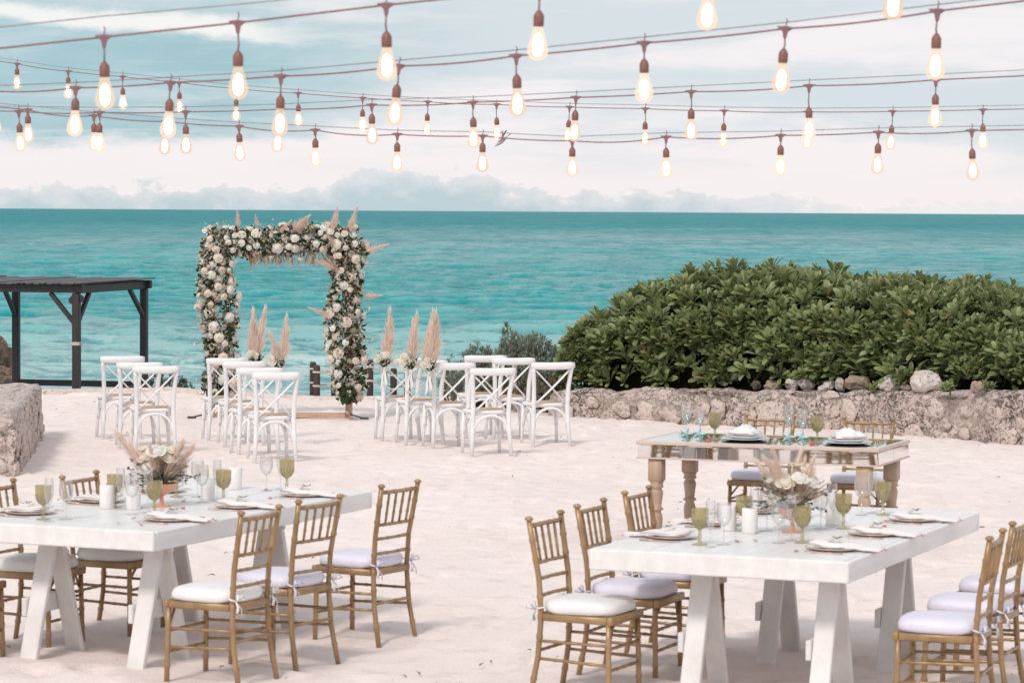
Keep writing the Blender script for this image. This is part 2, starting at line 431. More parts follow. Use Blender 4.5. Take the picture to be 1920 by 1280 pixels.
def sea_mat():
    m, T, out = material('sea_water')
    g = T.new('ShaderNodeNewGeometry')
    sep = T.new('ShaderNodeSeparateXYZ'); T.put(sep.inputs[0], g.outputs['Position'])
    x, y, z = sep.outputs
    big = T.noise(T.vec(T.m('MULTIPLY', x, 0.05), T.m('MULTIPLY', y, 0.025), 0), 1.0, 4, 0.6)
    yy = T.m('ADD', y, T.m('MULTIPLY', T.m('SUBTRACT', big, 0.5), 60.0))
    shallow = (0.36, 0.55, 0.535)
    mid = (0.022, 0.290, 0.305)
    deep = (0.016, 0.240, 0.265)
    c = T.mix(T.step(yy, 60, 112), shallow, mid)
    c = T.mix(T.step(yy, 220, 1200), c, deep)
    # drifting sand and thin foam in the shallows
    fo = T.noise(T.vec(T.m('MULTIPLY', x, 0.16), T.m('MULTIPLY', y, 0.09), 4.0), 1.0, 6, 0.68, 0.8)
    c = T.mix(T.m('MULTIPLY', T.m('MULTIPLY', T.step(fo, 0.50, 0.68), T.step(y, 130, 62)), 0.55), c, (0.62, 0.70, 0.67))
    # patches of sea grass
    pa = T.noise(T.vec(T.m('MULTIPLY', x, 0.012), T.m('MULTIPLY', y, 0.004), 8.0), 1.0, 5, 0.6)
    c = T.mix(T.m('MULTIPLY', T.m('MULTIPLY', T.step(pa, 0.52, 0.66), T.step(y, 100, 220)), 0.45), c, (0.020, 0.235, 0.255))
    n1 = T.noise(T.vec(T.m('MULTIPLY', x, 0.7), T.m('MULTIPLY', y, 1.1), T.m('MULTIPLY', z, 1.0)), 1.0, 5, 0.6)
    n2 = T.noise(T.vec(T.m('MULTIPLY', x, 3.0), T.m('MULTIPLY', y, 4.5), z), 1.0, 3, 0.6)
    h = T.m('ADD', T.m('MULTIPLY', n1, 0.8), T.m('MULTIPLY', n2, 0.22))
    # crest light and trough shade painted into the colour, broken by noise streaks
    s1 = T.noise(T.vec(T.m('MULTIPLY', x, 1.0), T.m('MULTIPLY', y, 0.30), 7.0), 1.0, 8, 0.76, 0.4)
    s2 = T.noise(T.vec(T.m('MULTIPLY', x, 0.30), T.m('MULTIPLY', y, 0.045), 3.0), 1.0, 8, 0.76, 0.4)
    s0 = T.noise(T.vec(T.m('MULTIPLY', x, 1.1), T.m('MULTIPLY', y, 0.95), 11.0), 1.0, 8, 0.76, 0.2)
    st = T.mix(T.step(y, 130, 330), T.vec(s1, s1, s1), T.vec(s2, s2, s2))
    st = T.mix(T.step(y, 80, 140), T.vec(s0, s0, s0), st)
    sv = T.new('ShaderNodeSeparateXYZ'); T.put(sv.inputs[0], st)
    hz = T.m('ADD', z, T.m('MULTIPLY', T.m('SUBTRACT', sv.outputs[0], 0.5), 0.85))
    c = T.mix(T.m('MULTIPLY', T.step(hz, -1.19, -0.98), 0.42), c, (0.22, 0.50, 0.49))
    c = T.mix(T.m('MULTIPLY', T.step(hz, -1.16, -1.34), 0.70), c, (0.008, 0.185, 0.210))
    nrm = T.bump(h, 0.9, 0.20)
    df = T.new('ShaderNodeBsdfDiffuse'); T.put(df.inputs[0], c); T.put(df.inputs['Normal'], nrm)
    gl = T.new('ShaderNodeBsdfGlossy'); gl.inputs['Roughness'].default_value = 0.14; T.put(gl.inputs['Normal'], nrm)
    fr = T.new('ShaderNodeFresnel'); fr.inputs[0].default_value = 1.33; T.put(fr.inputs['Normal'], nrm)
    mx = T.new('ShaderNodeMixShader')
    cat = T.noise(T.vec(T.m('MULTIPLY', x, 0.030), T.m('MULTIPLY', y, 0.010), 2.0), 1.0, 6, 0.65, 0.4)
    far = T.step(y, 220, 900)
    gmax = T.m('MULTIPLY', T.lin(far, 0, 1, 0.72, 0.26), T.m('MULTIPLY', T.step(cat, 0.30, 0.72, 0.62, 1.25), T.step(sv.outputs[0], 0.30, 0.68, 0.45, 1.30)))
    T.put(mx.inputs[0], T.m('MULTIPLY', T.lin(fr.outputs[0], 0.02, 1.0, 0.0, 1.0), gmax))
    T.l.new(df.outputs[0], mx.inputs[1]); T.l.new(gl.outputs[0], mx.inputs[2])
    T.l.new(mx.outputs[0], out.inputs[0])
    return m


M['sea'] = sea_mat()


def bulb_mats():
    m, T, out = material('bulb_glass')
    lw = T.new('ShaderNodeLayerWeight'); lw.inputs[0].default_value = 0.35
    tr = T.new('ShaderNodeBsdfTransparent'); T.put(tr.inputs[0], (0.98, 0.95, 0.92))
    em = T.new('ShaderNodeEmission'); T.put(em.inputs[0], (1.0, 0.73, 0.54)); T.put(em.inputs[1], T.lin(T.new('ShaderNodeObjectInfo').outputs['Random'], 0, 1, 0.74, 1.02))
    gl = T.new('ShaderNodeBsdfGlossy'); gl.inputs['Roughness'].default_value = 0.05
    m1 = T.new('ShaderNodeMixShader')
    T.put(m1.inputs[0], T.lin(lw.outputs['Facing'], 0.0, 1.0, 0.40, 0.80))
    T.l.new(tr.outputs[0], m1.inputs[1]); T.l.new(em.outputs[0], m1.inputs[2])
    m2 = T.new('ShaderNodeMixShader'); m2.inputs[0].default_value = 0.05
    T.l.new(m1.outputs[0], m2.inputs[1]); T.l.new(gl.outputs[0], m2.inputs[2])
    T.l.new(m2.outputs[0], out.inputs[0])
    m.cycles.emission_sampling = 'NONE'
    f, T, out = material('bulb_filament')
    em = T.new('ShaderNodeEmission'); T.put(em.inputs[0], (1.0, 0.90, 0.76)); em.inputs[1].default_value = 5.0
    T.l.new(em.outputs[0], out.inputs[0])
    f.cycles.emission_sampling = 'NONE'
    return m, f


M['bulb_glass'], M['filament'] = bulb_mats()


# ------------------------------------------------------------------ mesh helpers
def rot_to(d):
    return Vector(d).normalized().to_track_quat('Z', 'Y').to_matrix()


class G:
    """collects vertices and faces; build() links them as ONE mesh object"""
    def __init__(s):
        s.v = []; s.f = []

    def add(s, vs, fs):
        b = len(s.v)
        s.v += [tuple(p) for p in vs]
        s.f += [tuple(i + b for i in q) for q in fs]
        return s

    def box(s, c, d, R=None, taper=1.0, bev=0.0):
        cx, cy, cz = c; x, y, z = d[0] / 2, d[1] / 2, d[2] / 2
        if bev > 0:
            vs = []
            for zz, kx in ((-z, 1), (-z + bev, 0), (z - bev, 0), (z, 1)):
                xx, yy = x - bev * kx, y - bev * kx
                bb = bev if kx == 0 else bev
                ring = [(-xx + bb, -yy), (xx - bb, -yy), (xx, -yy + bb), (xx, yy - bb), (xx - bb, yy), (-xx + bb, yy), (-xx, yy - bb), (-xx, -yy + bb)]
                vs += [(a, b, zz) for a, b in ring]
            fs = [tuple(range(7, -1, -1)), tuple(range(24, 32))]
            for k in range(3):
                for i in range(8):
                    j = (i + 1) % 8
                    fs.append((k * 8 + i, k * 8 + j, k * 8 + 8 + j, k * 8 + 8 + i))
        else:
            t = taper
            vs = [(-x, -y, -z), (x, -y, -z), (x, y, -z), (-x, y, -z), (-x * t, -y * t, z), (x * t, -y * t, z), (x * t, y * t, z), (-x * t, y * t, z)]
            fs = [(3, 2, 1, 0), (4, 5, 6, 7), (0, 1, 5, 4), (1, 2, 6, 5), (2, 3, 7, 6), (3, 0, 4, 7)]
        if R is not None:
            vs = [R @ Vector(p) for p in vs]
        return s.add([(p[0] + cx, p[1] + cy, p[2] + cz) for p in vs], fs)

    def beam(s, p0, p1, w, h, up=(0, 0, 1), bev=0.0):
        p0, p1 = Vector(p0), Vector(p1)
        d = (p1 - p0); L = d.length; d.normalize()
        up = Vector(up)
        sx = d.cross(up)
        if sx.length < 1e-4: sx = d.cross(Vector((0, 1, 0)))
        sx.normalize(); uz = sx.cross(d).normalized()
        R = Matrix((sx, uz, d)).transposed()
        return s.box((p0 + p1) / 2, (w, h, L), R, bev=bev)

    def tube(s, pts, rad, n=8, cap=True, flat=None, closed=False):
        pts = [Vector(p) for p in pts]
        if not hasattr(rad, '__len__'): rad = [rad] * len(pts)
        base = len(s.v); vs = []; fs = []
        ref = None
        N = len(pts)
        for i, p in enumerate(pts):
            if closed:
                d = pts[(i + 1) % N] - pts[i - 1]
            else:
                d = pts[min(i + 1, N - 1)] - pts[max(i - 1, 0)]
            d.normalize()
            if ref is None:
                ref = d.cross(Vector((0, 0, 1)))
                if ref.length < 0.05: ref = d.cross(Vector((0, 1, 0)))
            a = (ref - d * ref.dot(d)).normalized(); b = d.cross(a)
            ref = a
            for k in range(n):
                t = 2 * math.pi * k / n
                fa, fb = (1, 1) if flat is None else flat
                vs.append(p + (a * math.cos(t) * fa + b * math.sin(t) * fb) * rad[i])
        for i in range(N - (0 if closed else 1)):
            i2 = (i + 1) % N
            for k in range(n):
                k2 = (k + 1) % n
                fs.append((i * n + k, i * n + k2, i2 * n + k2, i2 * n + k))
        if cap and not closed:
            fs.append(tuple(range(n - 1, -1, -1)))
            fs.append(tuple((N - 1) * n + k for k in range(n)))
        return s.add(vs, fs)

    def lathe(s, prof, n=16, c=(0, 0, 0), cap0=True, cap1=True, ph=0.0, R=None):
        vs = []; fs = []
        for r, z in prof:
            for k in range(n):
                t = 2 * math.pi * k / n + ph
                p = Vector((r * math.cos(t), r * math.sin(t), z))
                if R is not None: p = R @ p
                vs.append((p[0] + c[0], p[1] + c[1], p[2] + c[2]))
        for i in range(len(prof) - 1):
            for k in range(n):
                k2 = (k + 1) % n
                fs.append((i * n + k, i * n + k2, (i + 1) * n + k2, (i + 1) * n + k))
        if cap0: fs.append(tuple(range(n - 1, -1, -1)))
        if cap1: fs.append(tuple((len(prof) - 1) * n + k for k in range(n)))
        return s.add(vs, fs)

    def mesh(s, name, mat, smooth=False):
        me = bpy.data.meshes.new(name)
        me.from_pydata(s.v, [], s.f)
        if mat is not None: me.materials.append(mat)
        if smooth: me.shade_smooth()
        me.update()
        return me

    def build(s, name, mat, parent=None, smooth=False, mats=None):
        return link(name, s.mesh(name, mat, smooth), parent)


def link(name, me, parent=None):
    o = bpy.data.objects.new(name, me)
    COL.objects.link(o)
    if parent is not None: o.parent = parent
    return o


def np_mesh(name, V, F, mat, smooth=False):
    """fast mesh from numpy arrays (F: quads or tris, one width)"""
    me = bpy.data.meshes.new(name)
    V = np.asarray(V, np.float32); F = np.asarray(F, np.int32)
    me.vertices.add(len(V)); me.vertices.foreach_set('co', V.ravel())
    k = F.shape[1]
    me.loops.add(F.size); me.loops.foreach_set('vertex_index', F.ravel())
    me.polygons.add(len(F)); me.polygons.foreach_set('loop_start', np.arange(0, F.size, k, dtype=np.int32))
    me.polygons.foreach_set('loop_total', np.full(len(F), k, np.int32))
    if mat is not None: me.materials.append(mat)
    me.update(calc_edges=True)
    if smooth: me.shade_smooth()
    return me


def tag(o, label=None, cat=None, group=None, kind=None):
    if label: o['label'] = label
    if cat: o['category'] = cat
    if group: o['group'] = group
    if kind: o['kind'] = kind
    return o


def thing(name, label, cat, loc=(0, 0, 0), rz=0.0, group=None):
    o = bpy.data.objects.new(name, None)
    COL.objects.link(o)
    o.empty_display_size = 0.1
    o.location = loc; o.rotation_euler = (0, 0, rz)
    return tag(o, label, cat, group)


KIDS = {}


def kids(o):
    return [c for c in o.children]


def dup(root, loc, rz, label, group=None):
    r = root.copy(); COL.objects.link(r)
    r.location = loc; r.rotation_euler = (0, 0, rz)
    r['label'] = label
    if group: r['group'] = group
    for ch in kids(root):
        c = ch.copy(); COL.objects.link(c); c.parent = r
        for g in kids(ch):
            d = g.copy(); COL.objects.link(d); d.parent = c
    return r


def set_mat(o, mat):
    o.material_slots[0].link = 'OBJECT'
    o.material_slots[0].material = mat


def heading(fx, fy):
    return math.atan2(-fx, fy)


def lerp(a, b, t):
    return a + (b - a) * t


def interp(x, xs, ys):
    return float(np.interp(x, xs, ys))


# ------------------------------------------------------------------ ground
EDGE = [(-60, 40.6), (-9, 40.2), (-6.3, 39.5), (-5.2, 39.9), (-4.6, 40.2), (-3.9, 39.4), (-2.8, 38.6), (0, 38.3), (1.2, 38.6), (2.5, 38.8), (5, 37.8), (8, 36), (14, 34), (60, 26)]
EX, EY = np.array(EDGE).T


def build_sand():
    fx = np.arange(-8.2, 8.2, 0.055); fy = np.arange(13.0, 42.0, 0.06)
    xs = np.concatenate([np.arange(-60, -8.2, 1.4), fx, np.arange(8.25, 60, 1.4)])
    ys = np.concatenate([np.arange(-12, 13.0, 0.5), fy])
    X, Y = np.meshgrid(xs, ys)
    Z = np.zeros_like(X)
    for k in range(26):                                   # slow undulation
        lam = 10 ** RNG.uniform(-0.35, 0.8); a = 0.0016 * lam ** 0.8
        th = RNG.uniform(0, math.pi * 2)
        Z += a * np.sin(2 * math.pi / lam * (X * math.cos(th) + Y * math.sin(th)) + RNG.uniform(0, 6.28))
    for k in range(4200):                                 # footprints, scuffs and raked marks
        cx, cy = RNG.uniform(-8, 8), RNG.uniform(13, 40)
        L, w = RNG.uniform(0.07, 0.19), RNG.uniform(0.045, 0.09)
        th = RNG.uniform(0, math.pi); dp = RNG.uniform(0.007, 0.032)
        i0, i1 = np.searchsorted(xs, [cx - 0.5, cx + 0.5]); j0, j1 = np.searchsorted(ys, [cy - 0.5, cy + 0.5])
        dx = X[j0:j1, i0:i1] - cx; dy = Y[j0:j1, i0:i1] - cy
        a = (dx * math.cos(th) + dy * math.sin(th)) / L; b = (-dx * math.sin(th) + dy * math.cos(th)) / w
        r2 = a * a + b * b
        Z[j0:j1, i0:i1] += dp * (-np.exp(-r2) + 0.42 * np.exp(-(np.sqrt(r2) - 1.7) ** 2 * 2.2))
    ny, nx = X.shape
    idx = np.arange(nx * ny).reshape(ny, nx)
    F = np.stack([idx[:-1, :-1], idx[:-1, 1:], idx[1:, 1:], idx[1:, :-1]], -1).reshape(-1, 4)
    cxm = (X[:-1, :-1] + X[1:, 1:]).ravel() / 2; cym = (Y[:-1, :-1] + Y[1:, 1:]).ravel() / 2
    F = F[cym < np.interp(cxm, EX, EY) + 0.02]
    me = np_mesh('sand', np.stack([X, Y, Z], -1).reshape(-1, 3), F, M['sand'], True)
    return tag(link('sand', me), kind='structure')


build_sand()


def build_sea():
    rows, cols = 820, 340
    y = [34.0]
    while y[-1] < 45000:
        y.append(y[-1] + max(0.10, min(y[-1] * y[-1] / 60000.0, 0.012 * y[-1])))
    y = np.array(y); rows = len(y)
    t = np.concatenate([np.linspace(-1.6, -0.262, 12)[:-1], np.linspace(-0.262, 0.262, cols - 22), np.linspace(0.262, 1.6, 12)[1:]])
    cols = len(t)
    Y = np.repeat(y[:, None], cols, 1); X = Y * t[None, :]
    dy = np.gradient(y)[:, None]
    Z = np.zeros_like(X)
    for k in range(84):
        lam = 10 ** RNG.uniform(-0.05, 0.92)
        th = math.pi / 2 + RNG.normal(0, 0.62) + 0.12
        slope = RNG.uniform(0.022, 0.052) * (1.0 if lam < 5 else 0.75)
        a = slope * lam / (2 * math.pi) * 1.25
        fade = np.clip((lam / dy - 2.6) / 2.0, 0, 1)
        ph = 2 * math.pi / lam * (X * math.cos(th) + Y * math.sin(th)) + RNG.uniform(0, 6.28)
        Z += fade * a * np.clip((Y - 34) / (26.0 * lam), 0.06, 1) * (np.sin(ph) + 0.26 * np.cos(2 * ph))
    group = 0.75 + 0.35 * np.sin(X * 0.031 + 1.0) * np.sin(Y * 0.023) + 0.25 * np.sin(X * 0.011 - Y * 0.017)
    shoal = np.clip((Y - 30) / 45, 0.55, 1)
    Z = Z * group * shoal * 1.30 - 1.25
    idx = np.arange(rows * cols).reshape(rows, cols)
    F = np.stack([idx[:-1, :-1], idx[:-1, 1:], idx[1:, 1:], idx[1:, :-1]], -1).reshape(-1, 4)
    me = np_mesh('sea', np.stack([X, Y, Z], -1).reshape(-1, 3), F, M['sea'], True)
    return tag(link('sea', me), kind='structure')


build_sea()


def path_sample(path, step):
    out = []
    for a, b in zip(path[:-1], path[1:]):
        a, b = np.array(a, float), np.array(b, float)
        n = max(1, int(np.linalg.norm(b[:2] - a[:2]) / step))
        for k in range(n):
            out.append(a + (b - a) * k / n)
    out.append(np.array(path[-1], float))
    return out


def masonry(path, thick, rough, seed, step=0.055, side=1, chip=0.05):
    """rough stone body along a path of (x, y, height); side=+1: the body lies to the left of the direction of travel"""
    P = path_sample(path, step)
    n = len(P)
    tang = []
    for i in range(n):
        d = P[min(i + 1, n - 1)][:2] - P[max(i - 1, 0)][:2]
        tang.append(d / np.linalg.norm(d))
    nh = 12; nt = max(4, int(thick / 0.09))
    sect = [(0.0, k / nh) for k in range(nh)] + [(k / nt, 1.0) for k in range(nt)] + [(1.0, 1 - k / nh) for k in range(nh + 1)]
    m = len(sect)
    vs = []; fs = []

    def put(i, t, h):
        x, y, H = P[i]
        nx, ny = -tang[i][1] * side, tang[i][0] * side
        z = -0.12 + (H + 0.12) * h
        cor = chip if (h > 0.93 and (t < 0.06 or t > 0.94)) else 0
        px, py = x + nx * (thick * t + 0.05 * h * (1 - 2 * t)), y + ny * (thick * t + 0.05 * h * (1 - 2 * t))
        q = Vector((px, py, z)) * 2.6 + Vector((seed * 3.1, 0, 0))
        d1 = noise.noise(q) * rough; d2 = noise.noise(q * 3.1) * rough * 0.55; d3 = noise.noise(q * 8.0) * rough * 0.3
        dd = d1 + d2 + d3
        out_s = -1 if t < 0.5 else 1
        if h < 0.999 or t in (0.0, 1.0):
            px += nx * dd * out_s * -1; py += ny * dd * out_s * -1
        z += (0.55 * dd - cor) if h > 0.9 else 0
        return (px, py, z)
    for i in range(n):
        for t, h in sect:
            vs.append(put(i, t, h))
    for i in range(n - 1):
        for k in range(m - 1):
            q = (i * m + k, (i + 1) * m + k, (i + 1) * m + k + 1, i * m + k + 1)
            fs.append(q if side < 0 else q[::-1])
    g = G(); g.add(vs, fs)
    for i, rev in ((0, False), (n - 1, True)):            # end faces, as a lattice between front and back
        ev = []
        sgn = -1 if i == 0 else 1
        for a in range(nt + 1):
            for b in range(nh + 1):
                p = put(i, a / nt, b / nh) if (a in (0, nt) or b == nh) else put(i, a / nt, b / nh)
                q = Vector(p) * 5.0
                e = 0 if (a in (0, nt) or b == nh) else noise.noise(q) * rough * 0.9 + noise.noise(q * 2.7) * rough * 0.5
                ev.append((p[0] + tang[i][0] * e * sgn, p[1] + tang[i][1] * e * sgn, p[2]))
        ef = []
        for a in range(nt):
            for b in range(nh):
                ef.append((a * (nh + 1) + b, (a + 1) * (nh + 1) + b, (a + 1) * (nh + 1) + b + 1, a * (nh + 1) + b + 1))
        g.add(ev, ef)
    return g, P, tang


def blob_mesh(name, seed, mat, amp=0.28, sub=2, flat=0.55, chunky=False):
    import bmesh
    bm = bmesh.new()
    bmesh.ops.create_icosphere(bm, subdivisions=sub, radius=1.0)
    for v in bm.verts:
        q = v.co * 1.15 + Vector((seed * 7.7, seed * 1.3, 0))
        k = 1 + amp * noise.noise(q) + amp * 0.5 * noise.noise(q * 2.4)
        if chunky:
            c = noise.cell_vector(v.co * 1.6 + Vector((seed * 3.3, 0, 0)))
            k += 0.10 * (c.x - 0.5)
        v.co *= k
        v.co.z *= flat
    me = bpy.data.meshes.new(name)
    bm.to_mesh(me); bm.free()
    me.materials.append(mat)
    if not chunky: me.shade_smooth()
    return me


STONES = [blob_mesh('stone', k, M['pale_stone'], 0.55, 2, 1.0) for k in range(5)]


def stud(wall, P, tang, side, count, span, seed, lift=0.0, size=(0.05, 0.12), hmax=0.95):
    """separate stones set in the face of a wall, a few millimetres to centimetres proud"""
    r = random.Random(seed)
    done = []
    for _ in range(count * 6):
        if len(done) >= count: break
        i = r.randrange(int(span[0] * len(P)), int(span[1] * len(P)))
        x, y, H = P[i]
        w = r.uniform(*size); hgt = min(w * r.uniform(0.6, 1.0), H * 0.4)
        z = r.uniform(0.02, max(0.03, H * hmax - hgt * 0.6))
        if any(abs(i - j) * 0.055 < (w + ww) * 0.95 and abs(z - zz) < (hgt + hh) * 0.85 for j, zz, ww, hh in done): continue
        done.append((i, z, w, hgt))
        nx, ny = -tang[i][1] * side, tang[i][0] * side
        o = link('stone', STONES[r.randrange(5)], wall)
        ax = Vector((tang[i][0], tang[i][1], 0)); nz = Vector((-nx, -ny, 0)); up = Vector((0, 0, 1))
        rr = Matrix.Rotation(r.uniform(-0.5, 0.5), 3, nz)
        Rm = Matrix((rr @ ax * w, rr @ up * hgt, nz * 0.030)).transposed().to_4x4()
        off = 0.012 * r.random() - 0.008 + lift
        Rm.translation = Vector((x + nx * (0.05 * z / max(H, .1) + 0.005) - nx * off, y + ny * (0.05 * z / max(H, .1) + 0.005) - ny * off, z))
        o.matrix_local = Rm


WALL = [(0.45, 35.75, 0.30), (0.95, 35.5, 0.33), (2.06, 34.8, 0.39), (3.26, 33.85, 0.42), (4.27, 32.75, 0.50), (5.4, 31.65, 0.58), (7.9, 29.4, 0.62)]
g, PW, TW = masonry(WALL, 0.38, 0.085, 3)
wall = thing('stone_wall', 'low rough limestone wall in front of the big green hedge, rocks on top', 'wall')
g.build('masonry', M['wall_stone'], wall, True)
stud(wall, PW, TW, 1, 40, (0.02, 0.86), 5, size=(0.05, 0.20))

LW = [(-4.56, 27.45, 0.56), (-4.72, 29.2, 0.565), (-5.05, 32.2, 0.57)]
g, PL, TL = masonry(LW, 2.6, 0.05, 9, step=0.06, side=1, chip=0.012)
wall2 = thing('stone_wall', 'short thick rough stone wall with flat pale top at the left edge', 'wall')
g.build('masonry', M['wall_pale'], wall2, True)
stud(wall2, PL, TL, 1, 26, (0.02, 0.98), 15, size=(0.06, 0.16), hmax=0.9)
# stones in the end of that wall that faces the tables
r = random.Random(4)
spots = []
for _ in range(400):
    if len(spots) >= 26: break
    t, z, w = r.uniform(0.1, 1.6), r.uniform(0.05, 0.48), r.uniform(0.06, 0.13)
    if any(abs(t - a) < (w + c) and abs(z - b) < (w + c) * 0.8 for a, b, c in spots): continue
    spots.append((t, z, w))
    o = link('stone', STONES[r.randrange(5)], wall2)
    h = w * r.uniform(0.6, 1.1)
    Rm = Matrix(((w, 0, 0), (0, 0, 0.06), (0, h, 0))).to_4x4()
    Rm.translation = Vector((-4.6 - t, 27.45 - t * 0.09 - 0.015, z))
    o.matrix_local = Rm


def build_kerb():
    P = path_sample([(x, y, 0) for x, y in EDGE[1:-1]], 0.25)
    n = len(P); vs = []; fs = []
    prof = [(-0.10, -0.06), (-0.09, 0.035), (-0.06, 0.055), (0.10, 0.055), (0.17, 0.03), (0.18, -1.6)]
    for i in range(n):
        d = P[min(i + 1, n - 1)][:2] - P[max(i - 1, 0)][:2]; d /= np.linalg.norm(d)
        nx, ny = -d[1], d[0]
        j = noise.noise(Vector((P[i][0] * 1.7, P[i][1], 2))) * 0.03
        for a, z in prof:
            vs.append((P[i][0] + nx * (a + j), P[i][1] + ny * (a + j), z + (j * 0.4 if z > -0.05 else 0)))
    m = len(prof)
    for i in range(n - 1):
        for k in range(m - 1):
            fs.append((i * m + k, (i + 1) * m + k, (i + 1) * m + k + 1, i * m + k + 1))
    g = G(); g.add(vs, fs)
    return tag(g.build('kerb', M['kerb'], None, True), kind='structure')


build_kerb()

# planted bed behind the wall
bed = []
g = G()
vs = []; fs = []
BP = path_sample(WALL, 0.3)
for i, (x, y, H) in enumerate(BP):
    d = BP[min(i + 1, len(BP) - 1)][:2] - BP[max(i - 1, 0)][:2]; d /= np.linalg.norm(d)
    nx, ny = -d[1], d[0]
    for k in range(9):
        t = 0.30 + k * 0.36
        z = H - 0.08 + 0.10 * noise.noise(Vector((x * 1.4, t * 3, 1)))
        if k == 8: z = -1.5
        vs.append((x + nx * t, y + ny * t, z))
for i in range(len(BP) - 1):
    for k in range(8):
        fs.append((i * 9 + k, (i + 1) * 9 + k, (i + 1) * 9 + k + 1, i * 9 + k + 1))
g.add(vs, fs)
tag(g.build('planting_bed', M['soil'], None, True), kind='structure')


# ------------------------------------------------------------------ leaves
def leaf_template(w=0.19, fold=0.05, droop=0.10, tip=0.6):
    """obovate leaf of unit length along +Y, upper side +Z"""
    V = [(0, 0, 0), (-w * 0.45, 0.35, fold * 0.6), (0, 0.38, -0.01), (w * 0.45, 0.35, fold * 0.6),
         (-w, 0.74, fold - droop * 0.25), (0, 0.76, -droop * 0.35), (w, 0.74, fold - droop * 0.25),
         (-w * tip, 0.94, fold * 0.5 - droop * 0.8), (0, 1.0, -droop), (w * tip, 0.94, fold * 0.5 - droop * 0.8)]
    F = [(0, 2, 1), (0, 3, 2), (1, 2, 5), (1, 5, 4), (2, 3, 6), (2, 6, 5), (4, 5, 8), (4, 8, 7), (5, 6, 9), (5, 9, 8)]
    return np.array(V), np.array(F)


def needle_template(w=0.08, droop=0.05):
    V = [(-w * 0.4, 0, 0), (w * 0.4, 0, 0), (w, 0.55, -droop * 0.2), (-w, 0.55, -droop * 0.2), (0, 1, -droop)]
    F = [(0, 1, 2), (0, 2, 3), (3, 2, 4)]
    return np.array(V), np.array(F)


def frames(O, D, N):
    """orthonormal frames: D along the leaf, N roughly the upper side"""
    D = D / np.linalg.norm(D, axis=1, keepdims=True)
    Sx = np.cross(D, N); Sx /= np.linalg.norm(Sx, axis=1, keepdims=True) + 1e-9
    N = np.cross(Sx, D)
    return O, Sx, D, N


def scatter(template, O, Sx, D, N, size):
    V, F = template
    k = len(V); n = len(O)
    P = (O[:, None, :] + size[:, None, None] * (V[None, :, 0:1] * Sx[:, None, :] + V[None, :, 1:2] * D[:, None, :] + V[None, :, 2:3] * N[:, None, :]))
    FF = (F[None] + (np.arange(n) * k)[:, None, None]).reshape(-1, F.shape[1])
    return P.reshape(-1, 3), FF


def rosettes(centres, axes, nl, size, tilt=(25, 70), rng=RNG):
    O, D, N, Z = [], [], [], []
    for c, a in zip(centres, axes):
        a = a / np.linalg.norm(a)
        e1 = np.cross(a, (0.3, 0.2, 0.93)); e1 /= np.linalg.norm(e1) + 1e-9
        e2 = np.cross(a, e1)
        n = rng.integers(nl[0], nl[1] + 1); ph = rng.uniform(0, 6.28); sz = rng.uniform(*size)
        for k in range(n):
            q = k / n
            f = ph + 2.4 * k + rng.normal(0, 0.15)
            t = math.radians(tilt[0] + (tilt[1] - tilt[0]) * q + rng.normal(0, 7))
            rad = math.cos(f) * e1 + math.sin(f) * e2
            d = math.cos(t) * a + math.sin(t) * rad
            nn = math.sin(t) * a - math.cos(t) * rad
            O.append(c - a * 0.03 * q); D.append(d); N.append(nn); Z.append(sz * (0.72 + 0.36 * q) * rng.uniform(0.85, 1.12))
    return np.array(O), np.array(D), np.array(N), np.array(Z)


# ------------------------------------------------------------------ the big hedge
HX = [0.40, 0.62, 0.9, 1.3, 1.85, 2.6, 3.3, 4.2, 4.9, 5.6, 7.5, 8.2]
HH = [0.85, 1.12, 1.36, 1.57, 1.69, 1.67, 1.64, 1.57, 1.44, 1.29, 1.2, 1.0]
WXs = [p[0] for p in WALL]; WYs = [p[1] for p in WALL]; WHs = [p[2] for p in WALL]


def hedge_point(xf, th, inset=0.0):
    """point on the hedge skin: xf runs along the wall, th from the front foot (0) over the top (pi/2) to the back (pi)"""
    yf = interp(xf, WXs, WYs); base = interp(xf, WXs, WHs) - 0.05
    dx, dy = 0.77, -0.63
    nx, ny = 0.52, 0.85
    H = interp(xf, HX, HH) - base
    D = interp(xf, [0.4, 0.9, 1.6, 8], [1.3, 1.9, 2.5, 2.7])
    lump = 0.17 * noise.noise(Vector((xf * 1.3, th * 1.6, 3.0))) + 0.13 * noise.noise(Vector((xf * 3.0, th * 3.5, 8.0)))
    c, s_ = math.cos(th), math.sin(th)
    cc = math.copysign(abs(c) ** 0.72, c); ss = abs(s_) ** 0.62
    H2 = H + lump * 0.45 - inset
    t = 0.42 + D / 2 - (D / 2 + lump - inset) * cc
    x = xf + nx * t; y = yf + ny * t
    nrm = np.array([-nx * cc, -ny * cc, ss * 0.9])
    return np.array([x, y, base + H2 * ss]), nrm / np.linalg.norm(nrm)


